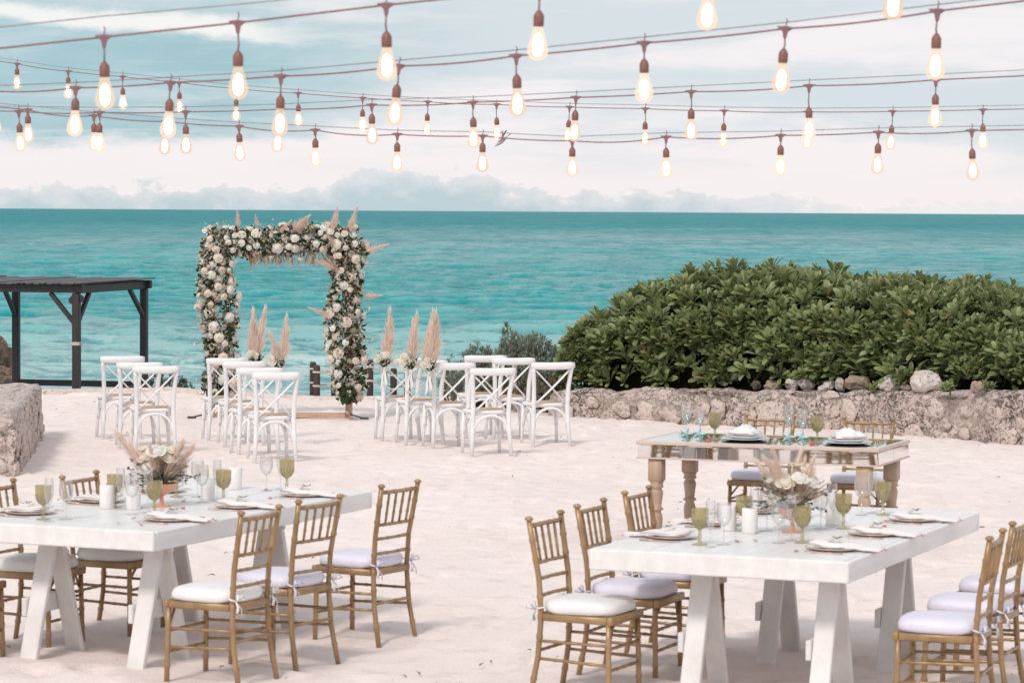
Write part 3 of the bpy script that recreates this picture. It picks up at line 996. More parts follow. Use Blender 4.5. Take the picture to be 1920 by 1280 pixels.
def build_hedge():
    root = thing('hedge', 'big rounded hedge of glossy green rosette leaves growing behind the long low stone wall', 'hedge', (0, 0, 0))
    cen, axs, meta = [], [], []
    n = 0
    for k in range(2500):
        xf = RNG.uniform(0.42, 8.0)
        th = RNG.uniform(0.03, 1.0) ** 0.8 * 2.1 if RNG.random() < 0.66 else RNG.uniform(0.0, 0.55)
        p, nr = hedge_point(xf, th, inset=abs(RNG.normal(0, 0.07)))
        p[2] = max(p[2], interp(xf, WXs, WHs) + RNG.uniform(0.02, 0.16))
        low = p[2] < interp(xf, WXs, WHs) + 0.25
        a = nr * 0.55 + np.array([0, 0, 0.72]) + RNG.normal(0, 0.26, 3)
        cen.append(p); axs.append(a); meta.append((xf, th))
    # shoots that stand proud of the outline
    for k in range(130):
        xf = RNG.uniform(0.6, 7.6); th = RNG.uniform(0.7, 1.9)
        p, nr = hedge_point(xf, th, inset=-RNG.uniform(0.03, 0.11))
        cen.append(p); axs.append(nr * 0.25 + np.array([0, 0, 1.0]) + RNG.normal(0, 0.15, 3)); meta.append((xf, 3.0))
    # left end, turned towards the lawn chairs
    for k in range(170):
        th = RNG.uniform(0.1, 2.6)
        p, nr = hedge_point(0.48 + 0.12 * RNG.random(), th, 0.05)
        p = p + np.array([-0.10 * RNG.random(), 0, 0])
        a = nr * 0.5 + np.array([-0.6, -0.2, 0.6]) + RNG.normal(0, 0.2, 3)
        cen.append(p); axs.append(a); meta.append((0.5, th))
    cen = np.array(cen); axs = np.array(axs)
    # leaves that can be picked out one by one: the front, camera side rosettes
    cand = [i for i, (xf, th) in enumerate(meta) if 0.35 < th < 1.35 and 0.8 < xf < 5.2]
    pick = set(random.Random(3).sample(cand, 30))
    rest = [i for i in range(len(cen)) if i not in pick]
    tmpl = leaf_template(0.155, 0.055, 0.10)
    O, D, N, Z = rosettes(cen[rest], axs[rest], (8, 12), (0.13, 0.25), (10, 66))
    V, F = scatter(tmpl, *frames(O, D, N), Z)
    fo = link('foliage', np_mesh('foliage', V, F, M['leaf'], True), root)
    tag(fo, kind='stuff')
    pl = sorted(pick)
    O, D, N, Z = rosettes(cen[pl] , axs[pl], (10, 10), (0.20, 0.27))
    O, Sx, D, N = frames(O, D, N)
    lm = np_mesh('leaf', tmpl[0], tmpl[1], M['leaf'], True)
    for i in range(len(O)):
        o = link('leaf', lm, root)
        R = np.stack([Sx[i], D[i], N[i]], 1) * Z[i]
        mm = Matrix([[*R[0], O[i][0]], [*R[1], O[i][1]], [*R[2], O[i][2]], [0, 0, 0, 1]])
        o.matrix_local = mm
    # yellowed leaves
    for i in random.Random(8).sample(cand, 9):
        p = cen[i] + axs[i] / np.linalg.norm(axs[i]) * 0.10
        o = link('yellow_leaf', lm, root)
        tag(o, 'yellowed leaf')
        set_mat(o, M['leaf_yellow'])
        e = Vector((RNG.normal(), RNG.normal() * 0.5, -0.8)).normalized()
        q = e.to_track_quat('Y', 'Z').to_matrix().to_4x4() @ Matrix.Scale(0.17, 4)
        q.translation = Vector(p); o.matrix_local = q
    # dark core shell: old wood, and the shade between leaves put into its colour
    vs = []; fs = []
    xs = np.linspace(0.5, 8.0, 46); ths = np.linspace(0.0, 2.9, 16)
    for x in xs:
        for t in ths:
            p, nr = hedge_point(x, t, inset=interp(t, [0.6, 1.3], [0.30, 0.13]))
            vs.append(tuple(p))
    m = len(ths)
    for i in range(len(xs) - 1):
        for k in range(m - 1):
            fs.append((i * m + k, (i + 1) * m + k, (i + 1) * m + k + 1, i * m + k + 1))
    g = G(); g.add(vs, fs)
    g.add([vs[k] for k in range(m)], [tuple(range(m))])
    g.build('dark_core', M['bush_core'], root, True)
    g = G()
    for k in range(34):
        xf = RNG.uniform(0.9, 7.2)
        p0, _ = hedge_point(xf, 0.02, 0.25); p1, n1 = hedge_point(xf + RNG.normal(0, 0.25), RNG.uniform(0.4, 1.1), 0.02)
        mid = (p0 + p1) / 2 + RNG.normal(0, 0.06, 3)
        g.tube([p0, mid, p1], [0.013, 0.009, 0.005], 5)
    tag(g.build('branches', M['branch'], root, True), kind='stuff')


build_hedge()


# ------------------------------------------------------------------ grey shrubs at the left end of the hedge
def grey_shrub(name, label, cx, cy, base, rx, ry, h, n, brown=0.35, group=None, mats=('sage', 'dry_twig'), lsz=(0.045, 0.085)):
    root = thing(name, label, 'shrub', (cx, cy, base), 0, group)
    cen, axs = [], []
    for k in range(n):
        f = RNG.uniform(0, 6.28); q = math.sqrt(RNG.random())
        x, y = rx * q * math.cos(f), ry * q * math.sin(f)
        top = h * (1 - 0.55 * q * q) * (1 + 0.28 * noise.noise(Vector((cx * 3 + x * 5, y * 5, 1))))
        z = top * (1 - 0.7 * RNG.random() ** 1.7)
        cen.append((x, y, z)); axs.append((x * 0.6 + RNG.normal(0, 0.15), y * 0.6 + RNG.normal(0, 0.15), 0.8))
    cen = np.array(cen); axs = np.array(axs)
    O, D, N, Z = rosettes(cen, axs, (8, 12), lsz, (15, 62))
    isb = (O[:, 2] < h * brown) & (RNG.random(len(O)) < 0.7)
    t = needle_template(0.10)
    for mask, m, nm in ((~isb, mats[0], 'foliage'), (isb, mats[1], 'dry_twigs')):
        if mask.sum() == 0: continue
        V, F = scatter(t, *frames(O[mask], D[mask], N[mask]), Z[mask])
        tag(link(nm, np_mesh(nm, V, F, M[m]), root), kind='stuff')
    g = G()
    for k in range(max(8, n // 14)):
        c = cen[RNG.integers(len(cen))]
        g.tube([(c[0] * 0.25, c[1] * 0.25, -0.05), (c[0] * 0.7, c[1] * 0.7, c[2] * 0.5), tuple(c)], [0.014, 0.009, 0.005], 5)
    tag(g.build('stems', M['branch'], root), kind='stuff')
    return root


grey_shrub('shrub', 'grey green shrub with narrow leaves touching the left end of the big hedge', 0.22, 37.0, -0.05, 0.55, 0.5, 1.02, 1500)
grey_shrub('shrub', 'taller grey tuft of shrub rising behind the rear white chairs of the right block', -0.02, 37.5, -0.05, 0.24, 0.25, 1.05, 330, 0.2)
grey_shrub('shrub', 'low grey green shrub sloping down towards the rope fence', -0.42, 37.4, -0.05, 0.38, 0.4, 0.78, 640, 0.25)
grey_shrub('shrub', 'small dark green shrub behind the chairs right of the aisle, beside the last bollard', -0.72, 37.8, -0.05, 0.22, 0.25, 0.62, 110, 0.1)
grey_shrub('shrub', 'low green beach plant on the kerb behind the left block of white chairs', -4.75, 40.9, -0.25, 0.42, 0.3, 0.50, 160, 0.0, lsz=(0.06, 0.10), mats=('euca', 'euca'))
grey_shrub('shrub', 'tangle of brown dry shrub under the left end of the hedge', 0.42, 36.3, -0.03, 0.42, 0.28, 0.62, 220, 0.75)
p = on_ground(966, 735)
g = G(); g.lathe([(0.035, -0.05), (0.034, 0.62), (0.030, 0.64)], 8)
o = tag(g.build('post', M['rock_white'], None, True), 'short pale post standing in the grey shrub behind the white chairs', 'post')
o.location = (0.035, 36.55, 0.0)

# a few small green shoots at the foot of the hedge, on the wall
for px, py, dep, lab in ((1638, 728, 32.9, 'small green leaf tuft on the wall between the brown rock and the pale cracked rock'),
                         (1782, 728, 31.9, 'small green leaf tuft on the wall just right of the large pale boulder'),
                         (1850, 726, 31.9, 'small green leaf tuft on the wall near its right end under the hedge'),
                         (1512, 712, 34.2, 'dark green leaf tuft behind the small pale rocks on the wall')):
    q = ray_point(px, py, dep + 0.25)
    root = thing('plant', lab, 'plant', (q.x, q.y, q.z - 0.05), 0, 'leaf tufts along the wall top')
    cen = RNG.normal(0, 0.05, (7, 3)); cen[:, 2] = np.abs(cen[:, 2]) + 0.03
    O, D, N, Z = rosettes(cen, np.tile((0, -0.25, 1.0), (7, 1)) + RNG.normal(0, 0.2, (7, 3)), (7, 9), (0.06, 0.10), (20, 70))
    V, F = scatter(leaf_template(0.17), *frames(O, D, N), Z)
    link('leaves', np_mesh('leaves', V, F, M['leaf']), root)
    g = G(); g.tube([(0, 0, -0.08), (0, 0, 0.05)], 0.01, 5); g.build('stem', M['stem'], root)

# ------------------------------------------------------------------ rocks lying on the wall
ROCKS = [(1443, 724, 34.45, 0.10, 0.055, 'rock_tan', 'small flat tan rock on the wall under the middle of the hedge'),
         (1478, 722, 34.3, 0.075, 0.075, 'rock_white', 'small pointed pale rock second from the left on the wall'),
         (1505, 724, 34.2, 0.085, 0.08, 'rock_white', 'pale rock with a notched top third from the left on the wall'),
         (1545, 727, 33.9, 0.10, 0.055, 'rock_white', 'low flat white rock beside the brown block on the wall'),
         (1568, 722, 33.8, 0.05, 0.08, 'rock_white', 'narrow upright pale rock touching the brown block on the wall'),
         (1600, 720, 33.6, 0.15, 0.085, 'rock_tan', 'brownish square block of rock on the wall left of the leaf tuft'),
         (1663, 722, 33.1, 0.125, 0.085, 'rock_white', 'pale cracked rock on the wall left of the large boulder'),
         (1692, 730, 32.9, 0.06, 0.035, 'rock_tan', 'tiny tan rock between the cracked rock and the large boulder'),
         (1728, 716, 32.6, 0.165, 0.125, 'rock_white', 'large pale pointed boulder, the biggest rock on the wall'),
         (1826, 722, 31.9, 0.07, 0.065, 'rock_tan', 'small pinkish triangular rock nearest the right edge on the wall'),
         (1410, 721, 34.75, 0.06, 0.045, 'rock_tan', 'small brown rock half under the hedge leaves, leftmost on the wall')]
for k, (px, py, dep, w, h, mt, lab) in enumerate(ROCKS):
    q = ray_point(px, py, dep - 0.06)
    me = blob_mesh('rock', 40 + k, M[mt], 0.45, 3, 1.0, True)
    o = tag(link('rock', me), lab, 'rock', 'rocks lying along the wall')
    hw = interp(q.x, WXs, WHs)
    o.location = (q.x + 0.06, q.y + 0.16, hw + h * 0.70)
    o.scale = (w, w * 0.8, h * 1.05)
    o.rotation_euler = (RNG.normal(0, 0.15), RNG.normal(0, 0.15), RNG.uniform(-0.6, 0.6))

# boulder and hammock seen past the left post of the pavilion
me = blob_mesh('boulder', 77, M['rock_brown'], 0.4, 3, 1.0, True)
o = tag(link('boulder', me), 'large brown boulder at the left edge behind the pavilion post', 'rock')
q = ray_point(-6, 680, 46.5); o.location = q; o.scale = (0.27, 0.3, 0.44)
me = blob_mesh('boulder', 79, M['rock_brown'], 0.4, 3, 1.0, True)
o = tag(link('boulder', me), 'lower dark boulder half hidden behind the left pavilion post', 'rock')
q = ray_point(10, 708, 46.0); o.location = q; o.scale = (0.22, 0.25, 0.20)


# ------------------------------------------------------------------ dark timber pavilion
def build_pavilion():
    FRc = Vector((-6.13, 42.0, 0))
    Wd, Dp = 2.05, 2.68
    zt = 1.265
    rz = math.atan2(-0.235, 0.972)
    root = thing('pavilion', 'dark brown timber beach pavilion with a flat plank roof at the left edge', 'pavilion', FRc, rz)
    # local axes: -x along the front to the left, +y to the back
    s = 0.105
    for (x, y) in ((0, 0), (-Wd, 0), (0, Dp), (-Wd, Dp)):
        g = G(); g.box((x, y, (zt - 1.5) / 2), (s, s, zt + 1.5), bev=0.012)
        g.build('post', M['dark_wood'], root)
    for nm, p0, p1 in (('beam', (-Wd - 0.25, -0.03, zt + 0.065), (0.12, -0.03, zt + 0.065)), ('beam', (-Wd - 0.25, Dp, zt + 0.065), (0.12, Dp, zt + 0.065)),
                       ('beam', (0.0, 0.03, zt + 0.055), (0.0, Dp + 0.18, zt + 0.055)), ('beam', (-Wd, 0.03, zt + 0.055), (-Wd, Dp + 0.18, zt + 0.055))):
        g = G(); g.beam(p0, p1, 0.07, 0.12, bev=0.01); g.build(nm, M['dark_wood'], root)
    b = 0.46
    for p0, p1 in (((0, 0, zt - b), (-b * 0.85, -0.0, zt)), ((0, 0, zt - b), (0, b * 1.05, zt)), ((0.0, Dp, zt - b * 0.95), (0, Dp - b * 1.3, zt)),
                   ((-Wd, Dp, zt - b), (-Wd, Dp - b, zt)), ((-Wd, 0, zt - b), (-Wd + b, 0, zt)), ((-Wd, 0, zt - b), (-Wd, b, zt))):
        g = G(); g.beam(p0, p1, 0.06, 0.06, bev=0.006); g.build('brace', M['dark_wood'], root)
    # roof planks, laid from front to back
    n = 24
    for k in range(n):
        x = -Wd - 0.3 + (Wd + 0.42) * (k + 0.5) / n
        g = G()
        w = (Wd + 0.42) / n
        j = RNG.normal(0, 0.006)
        g.beam((x, -0.16 + RNG.normal(0, 0.015), zt + 0.138 + j), (x, Dp + 0.14 + RNG.normal(0, 0.02), zt + 0.138 + j + 0.012), w * 0.90, 0.022, bev=0.003)
        g.build('roof_plank', M['roof_wood'], root)
    # bed platform
    for p0, p1 in (((-Wd, 0.0, -0.20), (0, 0.0, -0.20)), ((-Wd, Dp, -0.17), (0.0, Dp, -0.17)), ((0.0, 0, -0.22), (0.0, Dp, -0.20)), ((-Wd, 0, -0.22), (-Wd, Dp, -0.20))):
        g = G(); g.beam(p0, p1, 0.06, 0.09, bev=0.006); g.build('bed_rail', M['dark_wood'], root)
    for x, y in ((0.0, 0.55), (0.0, 1.7)):
        g = G(); g.box((x + 0.05, y, -0.42), (0.16, 0.16, 0.34), bev=0.02); g.build('bed_foot', M['dark_wood'], root)
    g = G(); g.lathe([(0.055, -0.02), (0.06, 0.0), (0.055, 0.02)], 12, (0, 0, 0), R=Matrix.Rotation(math.pi / 2, 3, 'X'))
    g.v = [(v[0] - 0.05, v[1] - 0.02, v[2] + zt - 0.10) for v in g.v]
    g.lathe([(0.045, -0.02), (0.05, 0.0), (0.045, 0.02)], 12, (0.07, 0.0, zt - 0.08), R=Matrix.Rotation(math.pi / 2, 3, 'X'))
    tag(g.build('spotlight', M['dark_wood'], root), 'pair of small dark spotlights on the front post')
    g = G(); g.box((0, 0, 0.555), (s + 0.012, s + 0.012, 0.05)); g.build('post_band', M['rock_white'], root)
    # hanging swing rope
    g = G()
    pts = [(-Wd + 0.1, 0.6, zt), (-Wd + 0.32, 0.62, 0.55), (-Wd + 0.38, 0.62, 0.28)]
    g.tube(pts, 0.011, 6)
    g.tube([pts[-1], (-Wd + 0.30, 0.5, -0.1)], 0.010, 6); g.tube([pts[-1], (-Wd + 0.50, 0.75, -0.1)], 0.010, 6)
    hm = g.build('swing_rope', M['hammock'], None)
    hm.matrix_world = Matrix.Translation(FRc) @ Matrix.Rotation(rz, 4, 'Z')
    tag(hm, 'pale rope of a swing hanging under the left side of the pavilion roof', 'rope')


build_pavilion()


# ------------------------------------------------------------------ bollards and rope
def ordinal(k):
    return ['first', 'second', 'third', 'fourth', 'fifth', 'sixth', 'seventh', 'eighth', 'ninth', 'tenth', 'eleventh', 'twelfth',
            'thirteenth', 'fourteenth', 'fifteenth', 'sixteenth', 'seventeenth'][k]


BOL = [(587, 678, 38.85), (594, 684, 38.65), (627, 677, 38.8), (694, 674, 38.6), (738, 690, 38.65), (764, 684, 38.9), (836, 692, 38.6)]
BLAB = ['left of the close pair of dark bollards inside the arch opening', 'right and nearer of the close pair of dark bollards inside the arch opening',
        'dark bollard partly behind the right flower column of the arch', 'dark bollard standing clear between the arch and the pampas on the chairs',
        'dark bollard seen through the back of the leftmost chair of the right block', 'dark bollard behind the gap between the two leftmost chairs of the right block',
        'rightmost dark bollard, seen through the crossed back of a white chair']
bp = []
for k, (px, py, dep) in enumerate(BOL):
    q = ray_point(px, py, dep)
    g = G(); top = q.z
    g.lathe([(0.043, -0.5), (0.044, top - 0.05), (0.042, top - 0.02), (0.034, top - 0.005), (0.02, top)], 12)
    root = thing('bollard', BLAB[k], 'bollard', (q.x, q.y, 0), RNG.uniform(0, 6), 'dark bollards of the rope fence')
    g.build('post', M['bollard_wood'], root, True)
    for zz in (top - 0.09, top - 0.27):
        g = G(); g.lathe([(0.052, -0.012), (0.056, 0.0), (0.052, 0.012)], 10, (0, 0, zz), False, False)
        g.build('rope_ring', M['rope'], root, True)
    bp.append((q.x, q.y, top))


def rope_fence():
    root = thing('rope_fence', 'white ropes strung in two rows between the dark bollards along the kerb', 'rope', (0, 0, 0))
    seq = [bp[0], bp[2], bp[3], bp[5], bp[6]]
    seq2 = [bp[1], bp[2]]
    for s in (seq, seq2):
        for a, b in zip(s[:-1], s[1:]):
            for off in (0.09, 0.27):
                pts = []
                for t in np.linspace(0, 1, 9):
                    p = lerp(np.array(a), np.array(b), t)
                    pts.append((p[0], p[1] - 0.045, p[2] - off - 0.035 * 4 * t * (1 - t)))
                g = G(); g.tube(pts, 0.011, 6); g.build('rope_length', M['rope'], root, True)
    e = bp[6]
    for off in (0.09, 0.27):
        g = G(); g.tube([(e[0], e[1] - 0.045, e[2] - off), (e[0] + 0.5, e[1] - 0.1, e[2] - off - 0.04), (e[0] + 1.0, e[1] - 0.3, e[2] - off)], 0.011, 6); g.build('rope_length', M['rope'], root, True)


rope_fence()


# ------------------------------------------------------------------ flowers
def rose_mesh(seed, mat):
    r = random.Random(seed)
    g = G()
    for n, rad, tilt, hh, wd in ((3, 0.22, 8, 0.55, 0.34), (4, 0.40, 24, 0.52, 0.42), (5, 0.62, 44, 0.46, 0.50), (6, 0.84, 66, 0.36, 0.56), (6, 1.0, 84, 0.22, 0.60)):
        ph = r.uniform(0, 6.28)
        for k in range(n):
            f = ph + 2 * math.pi * k / n + r.uniform(-0.12, 0.12)
            t = math.radians(tilt + r.uniform(-7, 7))
            er = Vector((math.cos(f), math.sin(f), 0)); et = Vector((-math.sin(f), math.cos(f), 0))
            vs = []
            for i, q in enumerate((0.0, 0.55, 1.0)):
                for j in (-1, 0, 1):
                    w = wd * (0.45, 1.0, 0.72)[i] * j
                    cup = abs(j) * 0.16
                    out = q * rad * math.sin(t) + rad * 0.12 - cup * (1 - math.sin(t)) * 0.6
                    curl = -0.10 if i == 2 else 0.0
                    up = q * hh * 1.25 * max(0.25, math.cos(t)) + cup * math.sin(t) + curl * math.sin(t) + (0.0 if i else -0.05)
                    vs.append(er * out + et * w + Vector((0, 0, up)))
            fs = []
            for i in range(2):
                for j in range(2):
                    fs.append((i * 3 + j, i * 3 + j + 1, i * 3 + 4 + j, i * 3 + 3 + j))
            g.add(vs, fs)
    g.lathe([(0.1, -0.25), (0.55, -0.15), (0.82, 0.05), (0.80, 0.24), (0.58, 0.44), (0.28, 0.56), (0.05, 0.58)], 10, cap1=True)
    return g.mesh('rose', mat, True)


ROSES = [rose_mesh(1, M['rose_cream']), rose_mesh(2, M['rose_cream']), rose_mesh(3, M['rose_blush']), rose_mesh(4, M['rose_white']), rose_mesh(5, M['rose_white'])]


def place(o, p, axis, size, roll=0.0):
    q = Vector(axis).normalized().to_track_quat('Z', 'Y').to_matrix().to_4x4() @ Matrix.Rotation(roll, 4, 'Z') @ Matrix.Scale(size, 4)
    q.translation = Vector(p)
    o.matrix_local = q
    return o


def plume_mesh(seed, n=230, bend=0.12, wide=0.16):
    """feathery pampas head of unit length along +Z"""
    rg = np.random.default_rng(seed)
    V = []; F = []
    def spine(t): return np.array([bend * t * t, 0, t])
    for k in range(n):
        t = rg.uniform(0.10, 0.97) ** 0.9; f = rg.uniform(0, 6.28)
        p = spine(t)
        L = rg.uniform(0.18, 0.40) * (1.0 - 0.35 * t)
        e = np.array([math.cos(f), math.sin(f), 0])
        sp = wide * rg.uniform(0.35, 1.3) * max(0.10, 1 - 0.92 * t)
        p1 = p + e * sp * 0.55 + np.array([0, 0, L * 0.6]); p2 = p + e * sp * rg.uniform(0.6, 1.0) + np.array([bend * 0.2, 0, L]) + rg.normal(0, 0.012, 3)
        s = np.cross(e, (0, 0, 1)); s /= np.linalg.norm(s); w = rg.uniform(0.004, 0.009)
        b = len(V)
        V += [p - s * w * 0.6, p + s * w * 0.6, p1 + s * w, p1 - s * w, p2]
        F += [(b, b + 1, b + 2), (b, b + 2, b + 3), (b + 3, b + 2, b + 4)]
    for a in range(5):
        t0, t1 = a / 5, (a + 1) / 5
        b = len(V); w = 0.012
        for q in (spine(t0), spine(t1)):
            V += [q + (w, 0, 0), q + (-w * 0.5, w * 0.87, 0), q + (-w * 0.5, -w * 0.87, 0)]
        for i in range(3):
            j = (i + 1) % 3
            F += [(b + i, b + j, b + 3 + j), (b + i, b + 3 + j, b + 3 + i)]
    return np_mesh('pampas_plume', np.array(V), np.array(F), M['pampas'])


PLUMES = [plume_mesh(1, 520, 0.12, 0.31), plume_mesh(2, 520, 0.2, 0.36), plume_mesh(3, 460, 0.06, 0.25), plume_mesh(4, 600, 0.10, 0.44)]
LEAF_S = leaf_template(0.24, 0.04, 0.12)


def add_plume(root, k, base, tip, roll=0.0):
    base, tip = Vector(base), Vector(tip)
    o = link('pampas_plume', PLUMES[k % 4], root)
    return place(o, base, tip - base, (tip - base).length, roll)


# ------------------------------------------------------------------ ceremony arch
def build_arch():
    A = Vector((-2.705, 35.1, 0))
    root = thing('flower_arch', 'square wedding arch covered in cream roses, greenery and pampas before the sea', 'arch', A, 0.0)
    s = 0.046
    xl, xr = -0.84, 0.78
    for y in (-0.03, 0.20):
        for x in (xl, xr):
            g = G(); g.box((x + (0.03 if y < 0 else -0.02), y, 1.03), (s, s, 2.06), bev=0.004); g.build('frame_post', M['frame_gold'], root)
        for z in (0.035, 2.04):
            g = G(); g.beam((xl + 0.05, y, z), (xr - 0.03, y, z), s, s, bev=0.004); g.build('frame_rail', M['frame_gold'], root)
    for x in (xl, xr):
        g = G(); g.beam((x, -0.08, 0.075), (x, 0.14, 0.075), s * 0.9, s * 0.9, bev=0.004); g.build('frame_rail', M['frame_gold'], root)
    for x0, x1 in ((xr + 0.03, xr + 0.20), (xl - 0.02, xl - 0.20)):
        g = G(); g.tube([(x0, -0.12, 0.06), (x1, -0.20, 0.02)], 0.010, 6); g.box((x1, -0.20, 0.02), (0.10, 0.03, 0.025)); g.build('ground_stake', M['iron'], root)

    def shell(kind):
        """random point on the flower volume and its outward direction"""
        if kind == 'l' or kind == 'r':
            cx = -0.745 if kind == 'l' else 0.765
            z = RNG.uniform(0.26, 2.05)
            f = RNG.uniform(0, 2 * math.pi)
            w = (0.188 + 0.028 * math.sin(z * 5 + (1 if kind == 'l' else 3)))
            if z < 0.45: w *= 0.6 + 0.4 * (z - 0.12) / 0.33
            d = Vector((math.cos(f), -abs(math.sin(f)) if RNG.random() < 0.75 else math.sin(f), RNG.normal(0, 0.25)))
            wob = 0.035 * math.sin(z * 3.1 + cx)
            return Vector((cx + wob, 0.0, z)), d.normalized(), w
        x = RNG.uniform(-0.86, 0.88); f = RNG.uniform(0, 2 * math.pi)
        d = Vector((RNG.normal(0, 0.2), -abs(math.cos(f)) if RNG.random() < 0.75 else math.cos(f), math.sin(f)))
        return Vector((x, 0.0, 2.08 + 0.025 * math.sin(x * 4))), d.normalized(), 0.152

    # foliage and dried filler, far too many to count
    O, D, N, Z = [], [], [], []; O2, D2, N2, Z2 = [], [], [], []; GY = []
    for kind, n in (('l', 2300), ('r', 2300), ('t', 2100)):
        for k in range(n):
            c, d, w = shell(kind)
            q = RNG.uniform(0.15, 1.0) ** 0.6
            p = c + d * w * q * 0.95
            dd = d + Vector(RNG.normal(0, 0.7, 3))
            u = RNG.random()
            if u < 0.52:
                O.append(p); D.append(dd); N.append(RNG.normal(0, 1, 3)); Z.append(RNG.uniform(0.05, 0.105))
            elif u < 0.82:
                O2.append(p); D2.append(dd); N2.append(RNG.normal(0, 1, 3)); Z2.append(RNG.uniform(0.07, 0.15))
            else:
                GY.append(p + d * 0.05)
    for k in range(160):                                         # leafy tail under the right column, sprigs hanging from the beam
        x = RNG.uniform(-0.4, 0.9); O2.append((x, -0.1, 1.92)); D2.append((RNG.normal(0, 0.35), RNG.normal(0, 0.3), -1.0)); N2.append(RNG.normal(0, 1, 3)); Z2.append(RNG.uniform(0.07, 0.16))
    for k in range(200):
        z = RNG.uniform(0.25, 0.42); O.append((0.78 + RNG.normal(0, 0.05), -0.12 + RNG.normal(0, 0.05), z)); D.append((RNG.normal(0, 0.5), RNG.normal(0, 0.4), -1.0)); N.append(RNG.normal(0, 1, 3)); Z.append(RNG.uniform(0.05, 0.10))
        z = RNG.uniform(0.22, 0.40); O.append((-0.74 + RNG.normal(0, 0.07), -0.12 + RNG.normal(0, 0.05), z)); D.append((RNG.normal(0, 0.5), RNG.normal(0, 0.4), -0.8)); N.append(RNG.normal(0, 1, 3)); Z.append(RNG.uniform(0.05, 0.09))
    V, F = scatter(LEAF_S, *frames(np.array(O), np.array(D), np.array(N)), np.array(Z))
    tag(link('greenery', np_mesh('greenery', V, F, M['arch_leaf']), root), kind='stuff')
    V, F = scatter(needle_template(0.09), *frames(np.array(O2), np.array(D2), np.array(N2)), np.array(Z2))
    tag(link('dried_grass', np_mesh('dried_grass', V, F, M['dry_flower']), root), kind='stuff')
    O, D, N, Z = [], [], [], []
    for p in GY:
        for k in range(4):
            O.append(np.array(p) + RNG.normal(0, 0.035, 3)); D.append(RNG.normal(0, 1, 3)); N.append(RNG.normal(0, 1, 3)); Z.append(RNG.uniform(0.014, 0.026))
    V, F = scatter(leaf_template(0.5, 0.1, 0.2), *frames(np.array(O), np.array(D), np.array(N)), np.array(Z))
    tag(link('babys_breath', np_mesh('babys_breath', V, F, M['gyp']), root), kind='stuff')
    # roses
    pts = []
    for kind, n in (('l', 96), ('r', 106), ('t', 94)):
        got = 0
        for _ in range(n * 40):
            if got >= n: break
            c, d, w = shell(kind)
            size = 0.030 + 0.032 * RNG.random() ** 1.4
            p = c + d * (w + RNG.uniform(-0.05, 0.045))
            if any((p - q).length < (size + s2) * 0.95 for q, s2 in pts): continue
            pts.append((p, size)); got += 1
            place(link('rose', ROSES[RNG.integers(5)], root), p, d + Vector((0, -0.35, 0.12)), size, RNG.uniform(0, 6))
    # pampas heads: (base px, base py, tip px, tip py)
    for k, (bx, by, tx, ty, rl) in enumerate([(656, 446, 663, 394, 0), (621, 440, 633, 398, 1), (679, 474, 724, 461, 2), (676, 558, 712, 551, 0), (634, 507, 598, 484, 1), (634, 597, 584, 579, 2),
                                              (543, 436, 578, 411, 3), (446, 432, 447, 397, 2), (484, 430, 480, 405, 2), (576, 430, 572, 408, 0), (640, 470, 612, 446, 1), (388, 625, 372, 610, 0), (520, 440, 545, 416, 2)]):
        b = ray_point(bx, by, 34.98) - A; t = ray_point(tx, ty, 34.86) - A
        add_plume(root, rl, b, t, k * 1.3)
    # single small blooms on wires that stand off the columns
    for bx, by, tx, ty in ((428, 482, 442, 491), (565, 478, 563, 486), (660, 630, 698, 636), (425, 605, 447, 610), (385, 635, 366, 646), (380, 582, 366, 575), (672, 577, 692, 579), (382, 560, 372, 553), (505, 470, 508, 482)):
        b = ray_point(bx, by, 34.9) - A; t = ray_point(tx, ty, 34.85) - A
        g = G(); g.tube([b, t], 0.004, 4); st = g.build('flower_stem', M['stem'], root)
        place(link('bud', ROSES[RNG.integers(5)], st), t, t - b, 0.028)


build_arch()


# ------------------------------------------------------------------ chairs
def bamboo(g, pts, r, n=8, ring=0.115, amp=1.22):
    """turned tube with raised bamboo rings"""
    pts = [Vector(p) for p in pts]
    P = [pts[0]]; R = [r]
    acc = 0.0
    for a, b in zip(pts[:-1], pts[1:]):
        L = (b - a).length; k = ring
        m = max(1, round(L / ring))
        for i in range(1, m + 1):
            t = i / m
            if i < m:
                for dt, rr in ((-0.014, 1.0), (-0.004, amp), (0.004, amp), (0.014, 1.0)):
                    P.append(a.lerp(b, t + dt / L)); R.append(r * rr)
            else:
                P.append(b.copy()); R.append(r)
    return g.tube(P, R, n)


